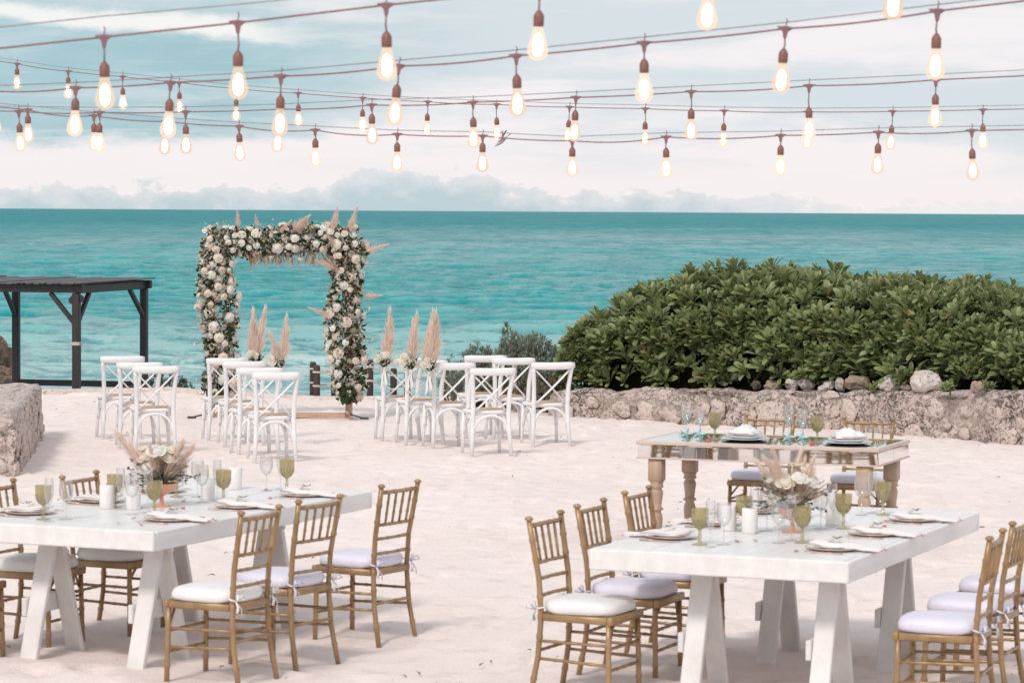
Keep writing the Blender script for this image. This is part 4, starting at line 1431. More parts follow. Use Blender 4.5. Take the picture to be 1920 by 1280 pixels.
def chiavari(label, loc, rz, group):
    t = thing('chiavari_chair', label, 'chair', loc, rz, group)
    gm = M['gold_wood']
    for s in (-1, 1):
        g = G(); bamboo(g, [(s * 0.196, -0.245, 0), (s * 0.184, -0.205, 0.22), (s * 0.176, -0.192, 0.43), (s * 0.178, -0.205, 0.62), (s * 0.193, -0.255, 0.905)], 0.0145)
        g.build('back_leg', gm, t, True)
        g = G(); g.lathe([(0.010, 0.90), (0.012, 0.908), (0.021, 0.914), (0.022, 0.922), (0.014, 0.930), (0.004, 0.933)], 10, (s * 0.193, -0.256, 0)); g.build('finial', gm, t, True)
        g = G(); bamboo(g, [(s * 0.194, 0.192, 0), (s * 0.186, 0.184, 0.41)], 0.0145); g.build('front_leg', gm, t, True)
        for z0, z1 in ((0.305, 0.30), (0.215, 0.20)):
            g = G(); bamboo(g, [(s * 0.187, -0.205, z0), (s * 0.188, 0.186, z1)], 0.0085, 6, 0.10); g.build('side_stretcher', gm, t, True)
    y = 0.19
    g = G(); bamboo(g, [(-0.187, y, 0.285), (0.187, y, 0.285)], 0.0085, 6, 0.09); g.build('front_stretcher', gm, t, True)
    g = G(); bamboo(g, [(-0.187, y, 0.175), (0.187, y, 0.175)], 0.0085, 6, 0.09); g.build('front_stretcher', gm, t, True)
    g = G(); bamboo(g, [(-0.182, -0.213, 0.25), (0.182, -0.213, 0.25)], 0.0085, 6, 0.07); g.build('rear_stretcher', gm, t, True)
    for nm, z, r in (('top_rail', 0.882, 0.012), ('spindle_rail', 0.695, 0.0095), ('back_rail', 0.615, 0.0095), ('back_rail', 0.53, 0.0095)):
        yb = interp(z, [0.43, 0.62, 0.905], [-0.192, -0.205, -0.255]); xb = interp(z, [0.43, 0.62, 0.905], [0.176, 0.178, 0.193])
        g = G(); bamboo(g, [(-xb, yb, z), (0, yb - 0.012, z), (xb, yb, z)], r, 6, 0.062); g.build(nm, gm, t, True)
    for k in range(4):
        x = -0.115 + 0.23 * k / 3
        g = G(); bamboo(g, [(x, -0.252 - 0.008, 0.885), (x * 0.94, -0.219 - 0.008, 0.695)], 0.0072, 6, 0.062); g.build('spindle', gm, t, True)
    # seat frame with shaped apron, front corners overhanging a little
    g = G()
    g.beam((-0.19, -0.195, 0.425), (0.19, -0.195, 0.425), 0.028, 0.04, bev=0.006)
    g.beam((-0.205, 0.195, 0.425), (0.205, 0.195, 0.425), 0.032, 0.042, bev=0.006)
    for s in (-1, 1):
        g.beam((s * 0.178, -0.18, 0.425), (s * 0.19, 0.18, 0.425), 0.028, 0.038, bev=0.006)
        g.beam((s * 0.183, 0.175, 0.33), (s * 0.12, 0.188, 0.404), 0.010, 0.012)
    g.box((0, 0, 0.438), (0.37, 0.37, 0.012))
    g.build('seat_frame', gm, t, True)
    # cushion: rounded pad
    g = G(); n = 40
    prof = [(0.90, 0.442), (1.0, 0.450), (1.035, 0.465), (1.03, 0.485), (0.985, 0.503), (0.88, 0.513), (0.6, 0.519), (0.25, 0.521)]
    vs = []; fs = []
    for k, z in prof:
        for i in range(n):
            a = 2 * math.pi * i / n
            c, s_ = math.cos(a), math.sin(a)
            x = math.copysign(abs(c) ** 0.52, c) * 0.198 * k; yy = math.copysign(abs(s_) ** 0.52, s_) * 0.198 * k
            vs.append((x * (1 + 0.04 * (yy / 0.2)), yy, z + 0.004 * math.sin(5 * a) * (k > 0.9)))
    for j in range(len(prof) - 1):
        for i in range(n):
            i2 = (i + 1) % n
            fs.append((j * n + i, j * n + i2, (j + 1) * n + i2, (j + 1) * n + i))
    fs.append(tuple((len(prof) - 1) * n + i for i in range(n)))
    g.add(vs, fs)
    cu = g.build('cushion', M['cushion_white'], t, True)
    for s in (-1, 1):
        g = G()
        bx, by, bz = s * 0.182, -0.218, 0.462
        g.tube([(s * 0.17, -0.17, 0.475), (s * 0.20, -0.195, 0.470), (bx, by, bz)], 0.008, 5, flat=(1, 0.5))
        for a, b in ((0.045, 0.030), (-0.025, 0.036)):
            g.tube([(bx, by, bz), (bx + a * 0.6, by - 0.022, bz + b), (bx + a, by - 0.03, bz + b * 0.3), (bx + 0.004, by - 0.006, bz)], [0.006, 0.010, 0.011, 0.005], 5, flat=(1, 0.4))
        for a, L in ((0.028, 0.075), (-0.02, 0.06)):
            g.tube([(bx, by, bz), (bx + a * 0.6, by - 0.022, bz - L * 0.5), (bx + a, by - 0.02, bz - L)], [0.006, 0.008, 0.009], 5, flat=(1, 0.35))
        g.build('tie', M['cushion_white'], cu, True)
    return t


LT = dict(NR=(-1.877, 15.62), l=(0.4, 0.917), Wd=1.30, Ln=2.60, H=0.76)
RT = dict(NR=(1.64, 14.44), l=(0.38, 0.925), Wd=1.35, Ln=2.70, H=0.76)


def tpos(t, L, Wt, z=None):
    lx, ly = t['l']
    return Vector((t['NR'][0] + lx * L - ly * Wt, t['NR'][1] + ly * L + lx * Wt, t['H'] if z is None else z))


GC = 'gold bamboo style chairs round the dining tables'
# (x, y, facing x, facing y, cushion, label)
CHIA = [(-1.53, 15.54, -0.90, 0.43, 'w', 'nearest gold chair on the right side of the left table, white cushion'),
        (-1.25, 16.17, -0.85, 0.52, 'l', 'middle gold chair of the three on the right side of the left table'),
        (-0.855, 17.08, -0.86, 0.50, 'l', 'farthest gold chair on the right side of the left table'),
        (-2.29, 17.33, 0.92, -0.38, 'w', 'gold chair whose back shows above the left table, left of its flowers'),
        (-2.68, 16.78, 0.93, -0.35, 'w', 'gold chair under the left table, seen between its trestle legs'),
        (-3.02, 16.12, 0.93, -0.35, 'w', 'gold chair by the left table cut by the left picture edge'),
        (0.405, 15.12, 0.90, -0.43, 'w', 'nearest gold chair on the left side of the right table, white cushion'),
        (0.66, 15.80, 0.92, -0.39, 'l', 'second gold chair on the left side of the right table, sky-tinted white cushion'),
        (0.94, 16.56, 0.92, -0.39, 'l', 'third and farthest gold chair on the left side of the right table'),
        (2.115, 14.53, -0.945, 0.32, 'l', 'nearest gold chair on the right side of the right table, ribbon bow'),
        (2.36, 15.24, -0.92, 0.38, 'l', 'second gold chair on the right side of the right table'),
        (2.64, 16.03, -0.92, 0.38, 'l', 'third and farthest gold chair on the right side of the right table'),
        (1.925, 23.02, -0.36, -0.933, 'l', 'left gold chair behind the mirrored table'),
        (2.665, 22.76, -0.36, -0.933, 'l', 'right gold chair behind the mirrored table')]
proto = None
for k, (x, y, fx, fy, cu, lab) in enumerate(CHIA):
    z = -0.05 if k >= 12 else -0.022
    rz = heading(fx, fy)
    if proto is None:
        proto = chiavari(lab, (x, y, z), rz, GC); o = proto
    else:
        o = dup(proto, (x, y, z), rz, lab, GC)
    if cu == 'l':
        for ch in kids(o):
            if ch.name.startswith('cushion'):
                set_mat(ch, M['cushion_sky_tint'])
                for tch in kids(ch): set_mat(tch, M['cushion_sky_tint'])


def crossback(label, loc, rz, group):
    t = thing('crossback_chair', label, 'chair', loc, rz, group)
    w = M['chair_white']
    for s in (-1, 1):
        g = G(); g.tube([(s * 0.205, -0.235, 0), (s * 0.19, -0.20, 0.25), (s * 0.183, -0.19, 0.46), (s * 0.188, -0.21, 0.64), (s * 0.203, -0.245, 0.80), (s * 0.212, -0.262, 0.855)], [0.020, 0.022, 0.024, 0.023, 0.022, 0.020], 10)
        g.build('back_leg', w, t, True)
        g = G(); g.tube([(s * 0.195, 0.195, 0), (s * 0.18, 0.175, 0.44)], [0.017, 0.021], 10); g.build('front_leg', w, t, True)
    g = G()
    P = []
    for q in np.linspace(-1, 1, 11):
        P.append((q * 0.236, -0.262 - 0.030 * (1 - q * q), 0.862 + 0.006 * (q * q)))
    g.tube(P, [0.030, 0.038] + [0.040] * 7 + [0.038, 0.030], 10, flat=(0.55, 1.0)); g.build('top_rail', w, t, True)
    for s in (-1, 1):
        g = G(); P = []
        for q in np.linspace(0, 1, 9):
            P.append((s * lerp(-0.19, 0.155, q), lerp(-0.248, -0.192, q) - 0.022 * math.sin(math.pi * q) + s * 0.006, lerp(0.825, 0.475, q)))
        g.tube(P, 0.024, 8, flat=(1.0, 0.36)); g.build('cross_slat', w, t, True)
    # seat ring and woven inset
    def seat(k, z0, z1, nm, mat, seatpar):
        g = G(); n = 32; vs = []
        for kk, z in ((k * 0.96, z0), (k, z0 + 0.008), (k, z1 - 0.008), (k * 0.97, z1)):
            for i in range(n):
                a = 2 * math.pi * i / n; c, s_ = math.cos(a), math.sin(a)
                x = math.copysign(abs(c) ** 0.62, c) * 0.212 * kk; yy = math.copysign(abs(s_) ** 0.62, s_) * 0.205 * kk
                vs.append((x * (1 + 0.10 * (yy / 0.2)), yy, z))
        fs = []
        for j in range(3):
            for i in range(n):
                i2 = (i + 1) % n; fs.append((j * n + i, j * n + i2, (j + 1) * n + i2, (j + 1) * n + i))
        fs.append(tuple(3 * n + i for i in range(n))); fs.append(tuple(reversed(range(n))))
        g.add(vs, fs); return g.build(nm, mat, seatpar, True)
    st = seat(1.0, 0.435, 0.472, 'seat', w, t)
    seat(0.80, 0.455, 0.480, 'cane_panel', M['cane'], st)
    # bentwood hoops under the seat, one on each side
    for (ax, ay, bx, by, nm) in ((-0.183, -0.198, 0.183, -0.198, 'rear_hoop'), (-0.182, 0.172, 0.182, 0.172, 'front_hoop'), (-0.186, -0.19, -0.184, 0.165, 'side_hoop'), (0.186, -0.19, 0.184, 0.165, 'side_hoop')):
        g = G(); P = []
        for q in np.linspace(0, math.pi, 15):
            c = -math.cos(q)
            P.append((lerp(ax, bx, (c * 0.97 + 1) / 2), lerp(ay, by, (c * 0.97 + 1) / 2), 0.215 + 0.205 * math.sin(q) ** 0.8))
        g.tube(P, 0.014, 8); g.build(nm, w, t, True)
    return t


CG = 'white cross back ceremony chairs'
XB = [(-4.14, 31.7, 'rear white chair of the leftmost trio of cross back chairs'),
      (-3.80, 30.45, 'middle white chair of the leftmost trio of cross back chairs'),
      (-3.55, 29.75, 'nearest white chair of the leftmost trio of cross back chairs'),
      (-2.99, 31.45, 'farthest white chair of the four left of the aisle'),
      (-2.75, 30.75, 'second farthest white chair of the four left of the aisle'),
      (-2.50, 29.55, 'second nearest white chair of the four left of the aisle'),
      (-2.27, 28.75, 'nearest white chair of the four left of the aisle'),
      (-1.17, 31.7, 'farthest white chair of the four right of the aisle'),
      (-0.90, 31.2, 'second farthest white chair of the four right of the aisle, mostly hidden'),
      (-0.605, 30.75, 'second nearest white chair of the four right of the aisle'),
      (-0.19, 29.75, 'nearest white chair of the four right of the aisle'),
      (-0.29, 32.35, 'rear white chair of the right hand trio, only its top rail clear'),
      (0.015, 31.85, 'middle white chair of the right hand trio beside the grey shrub'),
      (0.425, 30.95, 'nearest white chair of the right hand trio, clear against the stone wall')]
ang = math.radians(15)
xproto = None
AX = []
for k, (x, y, lab) in enumerate(XB):
    # the listed point is the back of the chair; the seat centre lies 0.25 m ahead of it
    rz = ang + RNG.normal(0, 0.03)
    cx, cy = x - math.sin(rz) * 0.26, y + math.cos(rz) * 0.26
    if xproto is None:
        xproto = crossback(lab, (cx, cy, -0.012), rz, CG)
    else:
        dup(xproto, (cx, cy, -0.012), rz, lab, CG)
    AX.append((cx, cy, rz))


# ------------------------------------------------------------------ pampas bunches tied to the aisle chairs
def bunch(px, pybase, dep, tips, label, seed):
    b = ray_point(px, pybase, dep)
    root = thing('pampas_bunch', label, 'flower bunch', b, 0, 'pampas bunches tied to the aisle chairs')
    rg = np.random.default_rng(seed)
    for k, (tx, ty, kind) in enumerate(tips):
        t = ray_point(tx, ty, dep - 0.02 + 0.02 * k) - b
        add_plume(root, kind, Vector((t.x * 0.08, 0.0, 0.02)), t, seed + k * 2.0)
    O, D, N, Z = [], [], [], []; O2, D2, N2, Z2 = [], [], [], []
    for k in range(150):
        c = np.array([rg.normal(-0.02, 0.055), rg.normal(-0.03, 0.05), rg.normal(0.10, 0.055)])
        for q in range(2):
            O.append(c + rg.normal(0, 0.014, 3)); D.append(rg.normal(0, 1, 3)); N.append(rg.normal(0, 1, 3)); Z.append(rg.uniform(0.011, 0.02))
    for k in range(46):
        O2.append((0, -0.01, 0.0)); D2.append((rg.normal(-0.1, 0.45), rg.normal(-0.1, 0.4), 1.0)); N2.append(rg.normal(0, 1, 3)); Z2.append(rg.uniform(0.08, 0.19))
    V, F = scatter(leaf_template(0.5, 0.1, 0.2), *frames(np.array(O), np.array(D), np.array(N)), np.array(Z))
    tag(link('babys_breath', np_mesh('babys_breath', V, F, M['gyp']), root), kind='stuff')
    V, F = scatter(needle_template(0.06), *frames(np.array(O2), np.array(D2), np.array(N2)), np.array(Z2))
    tag(link('greenery', np_mesh('greenery', V, F, M['arch_leaf']), root), kind='stuff')
    for k in range(3):
        place(link('rose', ROSES[(seed + k) % 5], root), (rg.uniform(-0.10, 0.02), -0.05, rg.uniform(0.07, 0.15)), (rg.normal(-0.4, 0.3), -1, 0.4), rg.uniform(0.03, 0.042))
    g = G()
    for k in range(7):
        g.tube([(rg.normal(0, 0.008), rg.normal(0, 0.006), 0.03), (rg.normal(0.005, 0.012), rg.normal(0, 0.008), -0.13)], 0.004, 5)
    g.build('stems', M['stem_brown'], root)
    g = G()
    for a, L in ((-0.03, 0.24), (0.012, 0.20)):
        P = [(a * 0.2, -0.02, 0.0), (a * 0.6 - 0.01, -0.035, -L * 0.4), (a, -0.03, -L * 0.75), (a * 1.2 - 0.01, -0.03, -L)]
        g.tube(P, [0.010, 0.018, 0.022, 0.018], 6, flat=(1.0, 0.25))
    g.lathe([(0.020, -0.025), (0.024, 0.0), (0.020, 0.025)], 10, (0, -0.005, -0.01))
    g.build('ribbon', M['ribbon'], root, True)


bunch(480, 684, 31.5, [(466, 606, 0), (474, 588, 2), (492, 585, 2), (486, 610, 1)], 'tallest pampas bunch of several plumes on the rearmost chair left of the aisle', 1)
bunch(524, 694, 30.7, [(541, 602, 2), (535, 625, 3), (514, 628, 1)], 'loose fluffy pampas bunch on the second chair left of the aisle', 2)
bunch(722, 690, 31.6, [(735, 590, 0), (727, 612, 2)], 'single slim pampas plume tied to the rearmost chair right of the aisle', 3)
bunch(771, 694, 31.0, [(779, 597, 2), (773, 608, 2)], 'narrow pampas bunch tied to the second chair right of the aisle', 4)
bunch(806, 698, 30.65, [(808, 594, 2), (823, 598, 0), (797, 612, 1), (815, 615, 3)], 'wide pampas bunch with babys breath tied to the third chair right of the aisle', 5)


# ------------------------------------------------------------------ white trestle tables
def trestle_table(t, label):
    th = heading(*t['l'])
    root = thing('trestle_table', label, 'table', (t['NR'][0], t['NR'][1], 0), th, 'white trestle dining tables')
    Wd, Ln, H = t['Wd'], t['Ln'], t['H']
    # local: x from -Wd to 0, y from 0 to Ln; top of broad boards in a deep rim
    n = 5
    for k in range(n):
        x = -Wd + 0.036 + (Wd - 0.072) * (k + 0.5) / n
        g = G(); g.beam((x, 0.036, H - 0.018), (x, Ln - 0.036, H - 0.018), (Wd - 0.072) / n - 0.0025, 0.034, up=(0, 0, 1), bev=0.003); g.build('top_board', M['table_paint'], root)
    g = G()
    for p0, p1 in (((-Wd, 0.017, H - 0.0545), (0, 0.017, H - 0.0545)), ((-Wd, Ln - 0.017, H - 0.0545), (0, Ln - 0.017, H - 0.0545))):
        g.beam(p0, p1, 0.034, 0.105, up=(0, 0, 1), bev=0.006)
    for x in (-Wd + 0.017, -0.017):
        g.beam((x, 0.0345, H - 0.0545), (x, Ln - 0.0345, H - 0.0545), 0.034, 0.105, up=(0, 0, 1), bev=0.006)
    g.build('rim', M['table_paint'], root)
    zt = H - 0.107
    for L0 in (0.38, 1.66):
        for w in (0.19, 0.86):
            for s in (-1, 1):
                g = G()
                p0 = Vector((-w, L0 + s * 0.032, zt - 0.002)); p1 = Vector((-w, L0 + s * 0.255, -0.05))
                g.beam(p0, p1, 0.036, 0.105, up=(1, 0, 0), bev=0.005)
                g.build('trestle_leg', M['white_paint'], root)
            g = G(); g.beam((-w - 0.068, L0 - 0.185, 0.285), (-w - 0.068, L0 + 0.185, 0.285), 0.028, 0.10, up=(0, 0, 1), bev=0.004); g.build('trestle_brace', M['white_paint'], root)
        g = G(); g.beam((-0.95, L0, zt - 0.024), (-0.10, L0, zt - 0.024), 0.026, 0.042, up=(0, 0, 1), bev=0.005); g.build('trestle_ridge', M['white_paint'], root)
    return th


TH_L = trestle_table(LT, 'long white trestle table on the left with three gold chairs along its right side')
TH_R = trestle_table(RT, 'long white trestle table on the right in front of the mirrored table')


# ------------------------------------------------------------------ tableware prototypes
PROTO = {}


def instance(kind, maker, label, cat, loc, rz, group):
    if kind not in PROTO:
        o = maker(label, cat, loc, rz, group); PROTO[kind] = o
        return o
    return dup(PROTO[kind], loc, rz, label, group)


def mk_goblet(label, cat, loc, rz, group):
    t = thing('goblet', label, cat, loc, rz, group)
    g = G(); n = 12
    prof = [(0.036, 0.0), (0.036, 0.003), (0.012, 0.010), (0.0065, 0.022), (0.010, 0.034), (0.0065, 0.046), (0.009, 0.056), (0.0055, 0.064)]
    g.lathe(prof, n); g.build('foot_and_stem', M['olive_glass'], t)
    g = G()
    prof = [(0.006, 0.062), (0.020, 0.074), (0.033, 0.095), (0.039, 0.120), (0.041, 0.160)]
    g.lathe(prof, n, cap1=False)
    inner = [(r - 0.0025, z + 0.002) for r, z in prof]
    g.lathe(list(reversed(inner)), n, cap0=False, cap1=True)
    for k in range(n):                                            # pressed ribs on the bowl
        a = 2 * math.pi * k / n
        P = [(math.cos(a) * (r + 0.0004), math.sin(a) * (r + 0.0004), z) for r, z in prof[1:4]]
        g.tube(P, [0.0025, 0.0035, 0.0022], 5)
    b = g.build('bowl', M['olive_glass'], t)
    return t


def mk_wineglass(label, cat, loc, rz, group):
    t = thing('wine_glass', label, cat, loc, rz, group)
    g = G(); g.lathe([(0.034, 0.0), (0.034, 0.002), (0.008, 0.008), (0.0042, 0.02), (0.0042, 0.085)], 16); g.build('foot_and_stem', M['clear_glass'], t, True)
    g = G()
    prof = [(0.004, 0.084), (0.022, 0.095), (0.035, 0.12), (0.038, 0.145), (0.033, 0.195)]
    g.lathe(prof, 18, cap1=False); g.lathe([(r - 0.0015, z + 0.001) for r, z in reversed(prof)], 18, cap0=False)
    g.build('bowl', M['clear_glass'], t, True)
    return t


def mk_flute(label, cat, loc, rz, group):
    t = thing('champagne_flute', label, cat, loc, rz, group)
    g = G(); g.lathe([(0.031, 0.0), (0.031, 0.002), (0.007, 0.008), (0.004, 0.02), (0.004, 0.085)], 16); g.build('foot_and_stem', M['clear_glass'], t, True)
    g = G()
    prof = [(0.004, 0.083), (0.016, 0.10), (0.025, 0.14), (0.027, 0.175), (0.023, 0.235)]
    g.lathe(prof, 16, cap1=False); g.lathe([(r - 0.0014, z + 0.001) for r, z in reversed(prof)], 16, cap0=False)
    g.build('bowl', M['clear_glass'], t, True)
    return t


def mk_plate(label, cat, loc, rz, group):
    t = thing('plate', label, cat, loc, rz, group)
    g = G(); g.lathe([(0.085, 0.0), (0.10, 0.002), (0.138, 0.012), (0.142, 0.014), (0.140, 0.017), (0.135, 0.0165), (0.095, 0.008), (0.02, 0.007)], 36); g.build('dish', M['plate'], t, True)
    g = G(); g.lathe([(0.139, 0.0172), (0.1425, 0.0165), (0.144, 0.0145), (0.143, 0.013)], 36, cap0=False, cap1=False); g.build('rim', M['plate_rim'], t, True)
    g = G(); g.lathe([(0.06, 0.010), (0.07, 0.011), (0.102, 0.022), (0.104, 0.024), (0.100, 0.0245), (0.065, 0.016), (0.02, 0.015)], 32); g.build('side_plate', M['plate'], t, True)
    return t


def mk_napkin(label, cat, loc, rz, group):
    """folded napkin laid over the plate towards the guest, soft ruffled far end"""
    t = thing('napkin', label, cat, loc, rz, group)
    vs = []; fs = []
    nu, nv = 9, 22
    for j in range(nv):
        y = -0.255 + 0.36 * j / (nv - 1)
        z = interp(y, [-0.255, -0.165, -0.145, -0.10, 0.02, 0.105], [0.006, 0.006, 0.022, 0.030, 0.034, 0.046])
        for i in range(nu):
            x = (-1 + 2 * i / (nu - 1))
            wv = (0.058 + 0.006 * math.sin(j * 0.9)) * (1.0 + 0.16 * (j / nv))
            vs.append((x * wv + 0.006 * math.sin(j * 0.5), y, z * 0.72 + 0.005 * math.sin(i * 1.6 + j * 0.35) + 0.007 * (1 - x * x)))
    for j in range(nv):                                           # underside
        for i in range(nu):
            x, y, z = vs[j * nu + i]; vs.append((x, y, max(0.002, z - 0.011)))
    m = nu * nv
    for j in range(nv - 1):
        for i in range(nu - 1):
            a = j * nu + i
            fs += [(a, a + 1, a + nu + 1, a + nu), (m + a, m + a + nu, m + a + nu + 1, m + a + 1)]
        for a in (j * nu, j * nu + nu - 1):
            fs.append((a, a + nu, m + a + nu, m + a))
    for j in (0, nv - 1):
        for i in range(nu - 1):
            a = j * nu + i; fs.append((a, a + 1, m + a + 1, m + a))
    g = G(); g.add(vs, fs); g.build('cloth', M['napkin'], t, True)
    g = G()
    for j in (0,):
        P = [(vs[i][0] * 1.02, vs[i][1] - 0.002, vs[i][2] - 0.004) for i in range(nu)]
        g.tube(P, 0.0045, 5)
    g.build('edge', M['napkin_edge'], t, True)
    V, F = scatter(LEAF_S, *frames(np.array([(0.01 * k - 0.02, -0.02, 0.048) for k in range(6)]), np.array([(math.cos(k * 1.3), math.sin(k * 1.3) * 0.6, 0.35) for k in range(6)]), np.tile((0, 0, 1.0), (6, 1)) + 0.1), np.full(6, 0.035))
    link('leaf_sprig', np_mesh('leaf_sprig', V, F, M['sprig']), t)
    place(link('rose', ROSES[3], t), (0.0, 0.015, 0.045), (0, -0.2, 1), 0.017)
    return t


def mk_fork(label, cat, loc, rz, group):
    t = thing('fork', label, cat, loc, rz, group)
    g = G(); g.tube([(0, -0.10, 0.004), (0, -0.02, 0.005), (0, 0.03, 0.007)], [0.0065, 0.004, 0.004], 8, flat=(1, 0.5)); g.build('handle', M['rose_gold'], t, True)
    g = G(); g.box((0, 0.042, 0.007), (0.022, 0.024, 0.0025))
    for k in range(4): g.tube([(-0.0085 + 0.0057 * k, 0.05, 0.007), (-0.0085 + 0.0057 * k, 0.10, 0.006)], [0.0017, 0.0010], 5)
    g.build('tines', M['rose_gold'], t, True)
    return t


def mk_knife(label, cat, loc, rz, group):
    t = thing('knife', label, cat, loc, rz, group)
    g = G(); g.tube([(0, -0.11, 0.005), (0, -0.06, 0.005), (0, 0.0, 0.005)], [0.006, 0.0075, 0.005], 8, flat=(1, 0.6)); g.build('handle', M['rose_gold'], t, True)
    g = G(); g.add([(-0.007, 0.0, 0.003), (0.007, 0.0, 0.003), (0.010, 0.07, 0.003), (0.002, 0.12, 0.003), (-0.007, 0.11, 0.003),
                    (-0.007, 0.0, 0.006), (0.007, 0.0, 0.006), (0.010, 0.07, 0.0045), (0.002, 0.12, 0.004), (-0.007, 0.11, 0.006)],
                   [(4, 3, 2, 1, 0), (5, 6, 7, 8, 9), (0, 1, 6, 5), (1, 2, 7, 6), (2, 3, 8, 7), (3, 4, 9, 8), (4, 0, 5, 9)])
    g.build('blade', M['rose_gold'], t)
    return t


def mk_candle(label, cat, loc, rz, group):
    t = thing('candle', label, cat, loc, rz, group)
    g = G(); g.lathe([(0.040, 0.0), (0.042, 0.003), (0.042, 0.128), (0.040, 0.132), (0.034, 0.130), (0.010, 0.127)], 24); g.build('wax', M['candle'], t, True)
    g = G(); g.tube([(0, 0, 0.125), (0.001, 0, 0.134), (0.003, 0.001, 0.140)], 0.0013, 5); g.build('wick', M['iron'], t, True)
    return t


def mk_compote(label, cat, loc, rz, group):
    t = thing('compote_vase', label, cat, loc, rz, group)
    g = G(); g.lathe([(0.056, 0.0), (0.056, 0.004), (0.020, 0.010), (0.011, 0.02), (0.013, 0.035), (0.010, 0.05), (0.014, 0.062)], 20); g.build('stem', M['coral_glass'], t, True)
    g = G()
    prof = [(0.014, 0.060), (0.050, 0.078), (0.078, 0.105), (0.086, 0.130)]
    g.lathe(prof, 24, cap1=False); g.lathe([(r - 0.004, z + 0.003) for r, z in reversed(prof)], 24, cap0=False)
    g.build('bowl', M['coral_glass'], t, True)
    return t


def centrepiece(label, loc, rz, seed):
    root = thing('flower_centrepiece', label, 'flowers', loc, rz, 'flower centrepieces on the white tables')
    root.scale = (1.22, 1.22, 1.15) if seed == 8 else (1.08, 1.08, 1.08)
    rg = np.random.default_rng(seed)
    for k in range(9):
        f = rg.uniform(0, 6.28); q = rg.uniform(0.1, 0.55)
        tip = Vector((math.cos(f) * q * 0.40, math.sin(f) * q * 0.25, rg.uniform(0.16, 0.27)))
        add_plume(root, k, (tip.x * 0.15, tip.y * 0.15, 0.0), tip * 1.0, k)
    for k in range(13):
        f = 2 * math.pi * k / 13 + rg.uniform(-0.3, 0.3)
        p = Vector((math.cos(f) * rg.uniform(0.05, 0.12), math.sin(f) * rg.uniform(0.05, 0.10), rg.uniform(0.03, 0.19)))
        place(link('rose', ROSES[(k + seed) % 5], root), p, p + Vector((0, -0.05, 0.03)), rg.uniform(0.028, 0.048))
    O, D, N, Z = [], [], [], []
    for k in range(34):                                           # trailing eucalyptus
        f = rg.uniform(0, 6.28); el = rg.uniform(0.0, 0.9); L = rg.uniform(0.12, 0.24)
        d = np.array([math.cos(f) * math.cos(el), 0.8 * math.sin(f) * math.cos(el), math.sin(el)])
        for j in range(7):
            p = d * L * (j + 1.2) / 8 + np.array([0, 0, 0.02 - 0.05 * (j / 7) ** 2])
            for s in (-1, 1):
                O.append(p); D.append(d * 0.5 + np.cross(d, (0, 0, 1)) * s + rg.normal(0, 0.3, 3)); N.append((0, -0.2, 1) + rg.normal(0, 0.4, 3)); Z.append(rg.uniform(0.018, 0.034))
    V, F = scatter(leaf_template(0.32, 0.04, 0.1), *frames(np.array(O), np.array(D), np.array(N)), np.array(Z))
    tag(link('greenery', np_mesh('greenery', V, F, M['euca']), root), kind='stuff')
    O, D, N, Z = [], [], [], []
    for k in range(110):
        f = rg.uniform(0, 6.28); el = rg.uniform(0.4, 1.4); L = rg.uniform(0.12, 0.24)
        O.append((0, 0, 0.0)); D.append((math.cos(f) * math.cos(el), math.sin(f) * math.cos(el), math.sin(el))); N.append(rg.normal(0, 1, 3)); Z.append(L)
    V, F = scatter(needle_template(0.025), *frames(np.array(O), np.array(D), np.array(N)), np.array(Z))
    tag(link('dried_grass', np_mesh('dried_grass', V, F, M['dry_flower']), root), kind='stuff')


PLACES = []      # (table, side, L, name)
for nm, t, th, sides in (('left', LT, TH_L, {'right': (0.52, 1.33, 2.12), 'far': (0.50, 1.22, 1.98)}),
                         ('right', RT, TH_R, {'right': (0.48, 1.25, 2.02), 'left': (0.62, 1.36, 2.12)})):
    for sd, Ls in sides.items():
        for k, L in enumerate(Ls):
            seat = ('nearest', 'middle', 'farthest')[k]
            where = f'at the {seat} {sd}-side seat of the {nm} white table'
            if sd == 'right':
                Wp, Wg, sg, face = 0.215, 0.45, 1, th + math.pi / 2
            else:
                Wp, Wg, sg, face = t['Wd'] - 0.215, t['Wd'] - 0.45, -1, th - math.pi / 2
            jl = RNG.normal(0, 0.02)
            zt = t['H']
            p = tpos(t, L + jl, Wp)
            instance('plate', mk_plate, f'white pink-rimmed plate {where}', 'plate', p, face, 'plates on the white tables')
            instance('napkin', mk_napkin, f'pale pink folded napkin {where}', 'napkin', (p.x, p.y, zt + 0.006), face + RNG.normal(0, 0.06), 'napkins on the plates')
            q = tpos(t, L + jl + sg * 0.185, Wp - 0.0)
            instance('knife', mk_knife, f'rose gold knife {where}', 'knife', q, face + RNG.normal(0, 0.04), 'rose gold cutlery')
            q = tpos(t, L + jl - sg * 0.185, Wp)
            instance('fork', mk_fork, f'rose gold fork {where}', 'fork', q, face + RNG.normal(0, 0.04), 'rose gold cutlery')
            q = tpos(t, L + jl + sg * 0.235, Wg)
            instance('goblet', mk_goblet, f'olive green goblet {where}', 'goblet', q, RNG.uniform(0, 6), 'olive goblets').scale = (1.14, 1.14, 1.16)
            dW = 0.11 if sd == 'right' else -0.11
            q = tpos(t, L + jl + sg * 0.18, Wg + dW)
            instance('wine_glass', mk_wineglass, f'clear wine glass {where}', 'wine glass', q, 0, 'clear glasses on the white tables').scale = (1.08, 1.08, 1.1)
            q = tpos(t, L + jl + sg * 0.31, Wg + dW * 0.75)
            instance('flute', mk_flute, f'clear champagne flute {where}', 'flute', q, 0, 'clear glasses on the white tables')

